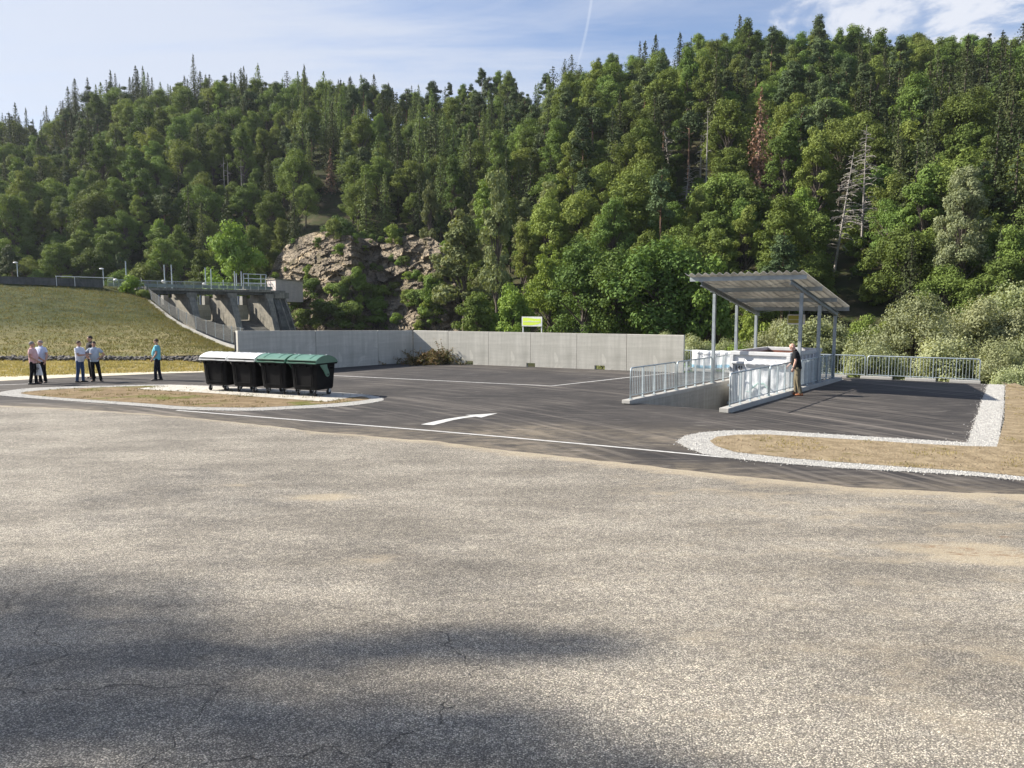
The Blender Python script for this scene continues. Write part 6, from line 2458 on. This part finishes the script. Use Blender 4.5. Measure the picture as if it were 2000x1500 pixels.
# ---- bare and dying trees one can pick out: placed where their tip shows above the canopy
def solve_y(px_, pt, H):
    best, by_ = 1e9, 150
    for Y_ in np.arange(80, 320, 1.0):
        X_ = (px_ - 1000) / 1500 * Y_
        e = abs(gz(X_, Y_) + H - at(px_, pt, Y_).z)
        if e < best:
            best, by_ = e, Y_
    return by_


DEAD = []
for px_, pt, H, s_, lb, kw in ((1487, 170, 24, 'brown', 'reddish brown dead spruce standing high in the green forest', {}),
                               (1693, 245, 20, 'dead', 'bleached dead spruce with bare drooping branches, straight and tallest of the bare ones', {}),
                               (1640, 295, 18, 'dead', 'bleached leaning dead spruce with a curtain of bare twigs, below the straight bare one', {'lean': 0.12}),
                               (1383, 210, 20, 'dead', 'thin bare pale trunk among pines behind the shelter', {'n': 14}),
                               (1370, 262, 11, 'dead', 'short bare snag beside the thin pale trunk', {'n': 34}),
                               (1738, 145, 13, 'dead', 'distant bare snag near the skyline above the bleached spruces', {'n': 18}),
                               (1310, 215, 13, 'dead', 'grey bare leaning snag in the canopy, up-slope of the sunlit wall', {'n': 60, 'lean': -0.15}),
                               (1338, 320, 10, 'dead', 'broken bare snag lower than the thin pale trunk', {'n': 60, 'lean': 0.1}),
                               (436, 305, 15, 'dead', 'bare pale trunk in the gap behind the bridge, first of three', {'n': 8}), (444, 315, 14, 'dead', 'bare pale trunk in the gap behind the bridge, middle of three', {'n': 6}),
                               (470, 312, 15, 'dead', 'bare pale trunk in the gap behind the bridge, last of three', {'n': 6}),
                               (645, 290, 13, 'brown', 'orange-brown dying conifer amid green larches above the rock face', {})):
    Yd = solve_y(px_, pt, H)
    DEAD.append((px_, pt, H, s_, lb, kw, Yd))

# ---- hillside forest
zones = ((250, 'above the far dam crest'), (540, 'behind the spillway bridge'), (880, 'above the rock face'), (1080, 'beyond the wall corner beside the rock face'), (1340, 'beyond the sunlit wall'),
         (1660, 'behind the shelter'), (9999, 'above the pale riverside willows'))


def zone(px_, s):
    v = 'on the skyline ridge' if s > 0.86 else 'high on the slope' if s > 0.55 else 'halfway up the slope' if s > 0.22 else 'low on the slope'
    for e, nmz in zones:
        if px_ < e:
            return v + ' ' + nmz


trees = []
grid = 7.2
y = 78.0
while y < 365:
    x0, x1 = -0.76 * y - 10, 0.74 * y + 10
    x = x0 + rng.uniform(0, grid)
    sp_step = 4.9 + y * 0.005
    while x < x1:
        X_, Y_ = x + rng.gauss(0, 1.3), y + rng.gauss(0, 1.3)
        x += sp_step * rng.uniform(0.85, 1.15)
        px_ = 1000 + 1500 * X_ / Y_
        zz, s = hill_np(np.array([X_]), np.array([Y_]))
        z, s = float(zz[0]), float(s[0])
        if s < (-0.06 if 560 < px_ < 875 else 0.0) or s > 1.10:
            continue
        if 535 < px_ < 880 and Y_ < 181:
            continue
        py_ = 600 - (z - CAM_Z) * 1500 / Y_
        r = rng.random()
        nz_ = noise.noise(Vector((X_ * 0.02, Y_ * 0.03, 2)))
        if px_ < 560:
            if s > 0.80:
                kind = 'spruce' if r < 0.60 else 'pine' if r < 0.72 else 'larch' if r < 0.8 else 'broadleaf'
            elif s > 0.35:
                kind = 'broadleaf' if r < 0.58 - nz_ else 'pine' if r < 0.78 else 'spruce'
            else:
                kind = 'broadleaf' if r < 0.72 else 'light' if r < 0.84 else 'pine' if r < 0.93 else 'spruce'
        elif px_ < 880:
            kind = 'larch' if r < 0.36 else ('pine' if s > 0.12 else 'broadleaf') if r < 0.62 else 'spruce' if r < 0.74 else 'broadleaf'
            if s > 0.85:
                kind = 'spruce' if r < 0.3 else 'pine' if r < 0.5 else 'broadleaf'
        elif px_ < 1080:
            kind = 'larch' if r < 0.25 else 'pine' if r < 0.5 else 'spruce' if r < 0.65 else 'broadleaf'
            if s < 0.25:
                kind = 'poplar' if r < 0.45 else 'broadleaf'
        elif px_ < 1640:
            if s > 0.9 and px_ < 1350:
                kind = 'spruce' if r < 0.45 else 'pine' if r < 0.55 else 'broadleaf'
            elif s > 0.9:
                kind = 'spruce' if r < 0.07 else 'broadleaf'
            elif s > 0.55:
                kind = 'broadleaf' if r < 0.68 else 'light' if r < 0.78 else 'pine' if r < 0.92 else 'spruce'
            elif s > 0.25:
                kind = 'pine' if r < 0.28 + nz_ * .6 else 'spruce' if r < 0.38 else 'broadleaf'
            else:
                kind = 'broadleaf' if r < 0.78 else 'light' if r < 0.88 else 'pine'
        else:
            if s > 0.78:
                kind = 'broadleaf' if r < 0.93 else 'spruce'
            elif s > 0.12:
                kind = 'spruce' if r < 0.62 else 'broadleaf' if r < 0.92 else 'pine'
            else:
                kind = 'spruce' if r < 0.45 else 'broadleaf'
        if any(abs(px_ - d_[0]) < (32 if d_[3] == 'brown' or d_[5].get('n', 90) > 60 else 17) and -36 < Y_ - d_[6] < 4 for d_ in DEAD):
            if rng.random() < 0.95 or Y_ - 12 > 0 and Y_ > 60 and PROTO and abs(px_ - 1487) < 32:
                continue
        sc_ = rng.uniform(0.68, 1.2)
        if s < 0.08:
            sc_ *= 0.85
        if s > 0.84 and px_ < 1350:
            sc_ *= 0.78 if kind != 'spruce' else 0.86
        trees.append([kind, X_, Y_, z, sc_, px_, s])
    y += 5.1 + y * 0.007


# group big ones first: those that show largest become things of their own
def apparent(t):
    H = PROTO[t[0]][0][3] * t[4]
    return H / t[2]


def cat_of(k):
    return NAMES[k][0]


by = {}
for t in trees:
    if -60 < t[5] < 2060:
        by.setdefault(cat_of(t[0]), []).append(t)
single = set()
for k, lst in by.items():
    lst.sort(key=apparent, reverse=True)
    for t in lst[:292]:
        single.add(id(t))
rest = []
for t in trees:
    if id(t) in single:
        z_ = zone(t[5], t[6])
        lb = NAMES[t[0]][1] + ' ' + z_
        plant(t[0], t[1], t[2], t[3] - 0.3, t[4], None, lb, NAMES[t[0]][1] + 's ' + z_, rng.uniform(0.8, 1.45) if t[0] == 'spruce' else rng.uniform(0.85, 1.2))
    else:
        rest.append(t)
print('TREES single', len(single), 'rest', len(rest), {k: len(v) for k, v in by.items()})


# the remaining far trees: one instanced stuff object
def far_forest(rest):
    pc = bpy.data.collections.new('forest_kinds')
    order = []
    for k in ('broadleaf', 'light', 'spruce', 'larch', 'pine', 'poplar', 'shrub'):
        for i, pr in enumerate(PROTO[k]):
            o = bpy.data.objects.new('kind_%02d' % len(order), pr[2])
            pc.objects.link(o)
            order.append((k, i))
    n = len(rest)
    me = bpy.data.meshes.new('distant_forest')
    me.vertices.add(n)
    me.vertices.foreach_set('co', np.array([(t[1], t[2], t[3] - 0.3) for t in rest], np.float32).ravel())
    for nm, ty, vals in (('kind_index', 'INT', [order.index((t[0], rng.randrange(len(PROTO[t[0]])))) for t in rest]), ('turn', 'FLOAT', [rng.uniform(0, 6.28) for t in rest])):
        a = me.attributes.new(nm, ty, 'POINT')
        a.data.foreach_set('value', vals)
    a = me.attributes.new('size', 'FLOAT_VECTOR', 'POINT')
    wd = [rng.uniform(0.8, 1.45) if t[0] == 'spruce' else rng.uniform(0.85, 1.2) for t in rest]
    a.data.foreach_set('vector', np.array([(t[4] * w, t[4] * w, t[4]) for t, w in zip(rest, wd)], np.float32).ravel())
    o = link('distant_forest', me)
    ng = bpy.data.node_groups.new('forest_scatter', 'GeometryNodeTree')
    ng.interface.new_socket('Geometry', in_out='INPUT', socket_type='NodeSocketGeometry')
    ng.interface.new_socket('Geometry', in_out='OUTPUT', socket_type='NodeSocketGeometry')
    gi, go = ng.nodes.new('NodeGroupInput'), ng.nodes.new('NodeGroupOutput')
    ci = ng.nodes.new('GeometryNodeCollectionInfo')
    ci.inputs['Collection'].default_value = pc
    ci.inputs['Separate Children'].default_value = True
    ci.inputs['Reset Children'].default_value = True
    ip = ng.nodes.new('GeometryNodeInstanceOnPoints')
    ip.inputs['Pick Instance'].default_value = True

    def attr(nm, ty):
        a = ng.nodes.new('GeometryNodeInputNamedAttribute')
        a.data_type = ty
        a.inputs['Name'].default_value = nm
        return [s for s in a.outputs if s.enabled and s.name == 'Attribute'][0]
    L(ng, attr('kind_index', 'INT'), ip.inputs['Instance Index'])
    cb = ng.nodes.new('ShaderNodeCombineXYZ')
    L(ng, attr('turn', 'FLOAT'), cb.inputs[2])
    L(ng, cb.outputs[0], ip.inputs['Rotation'])
    L(ng, attr('size', 'FLOAT_VECTOR'), ip.inputs['Scale'])
    L(ng, gi.outputs[0], ip.inputs['Points'])
    L(ng, ci.outputs[0], ip.inputs['Instance'])
    L(ng, ip.outputs[0], go.inputs[0])
    m = o.modifiers.new('scatter', 'NODES')
    m.node_group = ng
    tag(o, kind='stuff')


# undergrowth on the forest edge and between the trunks
for _ in range(900):
    Y_ = 76 + 150 * rng.random() ** 1.7
    X_ = rng.uniform(-0.72, 0.72) * Y_
    zz, s = hill_np(np.array([X_]), np.array([Y_]))
    if -0.03 < s[0] < 0.6 or (560 < 1000 + 1500 * X_ / Y_ < 870 and 179 < Y_ < 190):
        rest.append(['shrub', X_, Y_, gz(X_, Y_), rng.uniform(0.7, 1.6), 0, 0])
if rest:
    far_forest(rest)

# ---- single trees one can pick out
for px_, pt, H, s_, lb, kw, Y_ in DEAD:
    p = at(px_, pt, Y_)
    t = thing('dead_tree', lb, 'tree', (p.x, Y_, p.z - H), rng.uniform(0, 6) if s_ == 'brown' else 0.0)
    if s_ == 'brown':
        trunk_conifer(H, 0.22).build('trunk', BARK, t)
        V = crown_spruce(900 + px_, H, 4.2 if H > 14 else 2.4, 0.12, 0.55, 0.55, 0.9, 0.4, size=0.5)
        link('crown', np_mesh('crown', V, quads(V), L_BROWN), t)
    else:
        dead_tree(px_, H, kw.get('n', 90), kw.get('lean', 0.0), 0.19).build('trunk', BARK_D, t)

plant_px('silver', 1888, 312, 96, 'tall billowing silver-leaved tree towering over the dark spruces', wide=0.82, idx=0)
plant_px('poplar', 970, 300, 128, 'slim pale poplar with a leaning tip above the green sign', idx=0, wide=0.6)
plant_px('poplar', 905, 385, 135, 'broad light-green poplar at the cliff corner', idx=1, wide=1.0)
plant_px('poplar', 840, 335, 172, 'pale slim aspen standing on the cliff ledge', idx=1, wide=0.6)
plant_px('light', 455, 425, 150, 'bright yellow-green tree just behind the bridge end', idx=0, wide=0.9, zbase=-1)
plant_px('light', 1370, 480, 88, 'light leafy tree peeping over the shelter roof corner', idx=1, wide=0.8)
plant_px('light', 1075, 470, 108, 'light green tree directly beside the green sign', idx=2, wide=0.75)
plant_px('broadleaf', 1210, 470, 92, 'large dark-shadowed broadleaf tree beyond the wall, left of the shelter', idx=4, wide=1.1)
plant_px('broadleaf', 1300, 440, 90, 'large deep green broadleaf tree right beside the shelter roof', idx=2, wide=1.1)
plant_px('broadleaf', 1140, 450, 95, 'full deep green tree behind the plain wall panels', idx=0, wide=1.0)
plant_px('broadleaf', 930, 560, 105, 'grey-green leafy tree behind the drain opening of the wall', idx=5, wide=0.9)
plant_px('light', 1000, 540, 104, 'yellow-green young tree between rock face and green sign', idx=1, wide=0.7)
# shrub on the dam
p = at(258, 575, 113)
plant('shrub', p.x, p.y, 4.1, 1.25, 0, 'round bright green shrub at the bridge start', None, 0.95)
p = at(282, 588, 111)
plant('shrub', p.x, p.y, 3.3, 0.8, 1, 'small dark shrub under the bridge end on the grass', None, 1.0)
# riverside willows
for px_, pt, Y_, wd, idx, lb in ((1785, 556, 50, 0.9, 0, 'silvery willow with airy top behind the railing gap'), (1925, 560, 52, 0.9, 1, 'silvery willow behind the railing end'), (2010, 530, 56, 0.9, 2, 'silvery willow at the frame edge above the bank'),
                                 (1700, 640, 46, 0.9, 1, 'lower silvery willow beside the last shelter post'), (1850, 640, 44, 0.9, 2, 'low silvery willow between two taller ones'), (1600, 602, 55, 0.95, 2, 'silvery willow framed between the rear shelter posts'),
                                 (1530, 612, 58, 0.85, 0, 'silvery willow seen under the roof behind the yellow notice'), (1350, 640, 58, 0.8, 1, 'silvery willow behind the railing next to the wall end'), (1425, 650, 60, 0.7, 2, 'silvery willow between the front shelter posts'),
                                 (1300, 640, 62, 0.7, 0, 'silvery willow top peeking over the wall end'), (1190, 644, 64, 0.6, 1, 'pale shrub tips just above the sunlit wall'), (1960, 650, 42, 0.8, 0, 'low willow beside the bank at the gravel corner'),
                                 (2060, 600, 45, 0.9, 1, 'willow on the bank at the edge of view'), (1985, 700, 38, 0.7, 2, 'small willow low on the bank slope')):
    plant_px('willow', px_, pt, Y_, lb, wide=wd, idx=idx)
for px_, pt, Y_, wd, idx, lb in ((1690, 600, 62, 0.7, 0, 'dark pointed green bush between the pale willows'), (1480, 600, 66, .7, 1, 'green bush behind the middle shelter posts'), (1440, 660, 52, .9, 1, 'bright green bush low behind the banner')):
    plant_px('broadleaf' if idx == 0 else 'light', px_, pt, Y_, lb, wide=wd, idx=idx)
for px_, pt, Y_ in ((1550, 700, 44), (1640, 712, 43), (1760, 728, 41), (1880, 732, 40), (1370, 690, 44), (1985, 745, 33), (1965, 760, 31.5)):
    plant_px('shrub', px_, pt, Y_, 'low green undergrowth bush on the river slope behind the railing', group='undergrowth bushes behind the river railing', wide=1.0, idx=1)

# ---- roadside tree beyond the edge of the view: its clumped crown throws the dappled shade over the foreground
def roadside_tree():
    g = np.random.default_rng(77)
    base = Vector((-40.5, 11.5, 0))
    lumps = []
    hs = 1 / math.tan(SUN_EL)
    sx, sy = SUN_DIR.x / math.cos(SUN_EL), SUN_DIR.y / math.cos(SUN_EL)
    for (qx, qy, r, h, m) in ((-60, 1165, 0.8, 19, 1.0), (40, 1215, 0.7, 20, .8), (180, 1235, 0.42, 21, .6), (-60, 1300, 0.9, 18, 1.1), (110, 1360, 0.5, 18, .9), (330, 1285, 0.3, 21, .7), (560, 1270, 0.3, 22, .6),
                              (800, 1262, 0.34, 22, .9), (1000, 1258, 0.36, 22, 1.1), (1120, 1268, 0.2, 22, .6), (0, 1460, 0.5, 18, .9), (300, 1400, 0.3, 19, .5), (600, 1400, 0.3, 20, .6),
                              (840, 1390, 0.38, 21, .7), (1000, 1460, 0.40, 20, .9), (1200, 1510, 0.3, 21, .6), (700, 1500, 0.36, 20, .8), (-100, 1400, 1.0, 17, 1.1)):
        h *= 1.35
        q = hit(qx, qy)
        lumps.append((Vector((q.x + sx * hs * h, q.y + sy * hs * h, h + q.z)), r, m))
    Cs, Ns = [], []
    for c, r, m in lumps:
        r *= 1.25
        n = int(205 * m * (r / 0.4) ** 1.6)
        d = unit(g.normal(0, 1, (n, 3)))
        p = d * (g.uniform(0, 1, (n, 1)) ** 0.45) * r * np.array([1.7, 1.0, 1.0]) * 1.35
        Cs.append(p + np.array(tuple(c)))
        Ns.append(unit(g.normal(0, 1, (n, 3))))
    # the rest of the crown, out of the light path
    for k in range(14):
        c = np.array([base.x - 2.5 + g.normal(0, 2.2), base.y + 6 + g.normal(0, 2.0), g.uniform(12, 30)])
        d = unit(g.normal(0, 1, (140, 3)))
        Cs.append(c + d * g.uniform(0.6, 1.3, (140, 1)) * 1.3)
        Ns.append(unit(g.normal(0, 1, (140, 3))))
    C = np.concatenate(Cs)
    V = cards(C, np.concatenate(Ns), 0.17, g)
    t = thing('roadside_tree', 'tall roadside broadleaf tree outside the view whose crown shades the cracked asphalt', 'tree', base)
    link('crown', np_mesh('crown', V - np.array(tuple(base)), quads(V), L_BROAD), t)
    mb = MB().tube([(0, 0, -0.5), (0, 0, 1), (0.2, 0.2, 9), (0.5, 0.5, 20), (1, 0, 30)], [0.42, 0.34, 0.26, 0.14, 0.03], 8)
    for c, r, m in lumps:
        e = c - base
        s = Vector((0.3, 0.3, min(e.z - 4, 20)))
        mb.tube([s, s.lerp(e, 0.6) + Vector((0, 0, 0.3)), e], [0.10, 0.05, 0.012], 5)
    mb.build('trunk', BARK, t)


roadside_tree()

# ---- summer air over the valley
hz = bpy.data.materials.new('haze')
hz.use_nodes = True
hn = hz.node_tree
hn.nodes.clear()
ho = hn.nodes.new('ShaderNodeOutputMaterial')
hv = hn.nodes.new('ShaderNodeVolumePrincipled')
hv.inputs['Color'].default_value = (0.80, 0.88, 1.0, 1)
hv.inputs['Density'].default_value = 0.00008
hv.inputs['Anisotropy'].default_value = 0.3
L(hn, hv.outputs[0], ho.inputs['Volume'])
o = MB().box((0, 500, 62), (2200, 2300, 146)).build('haze', hz)
tag(o, kind='stuff')
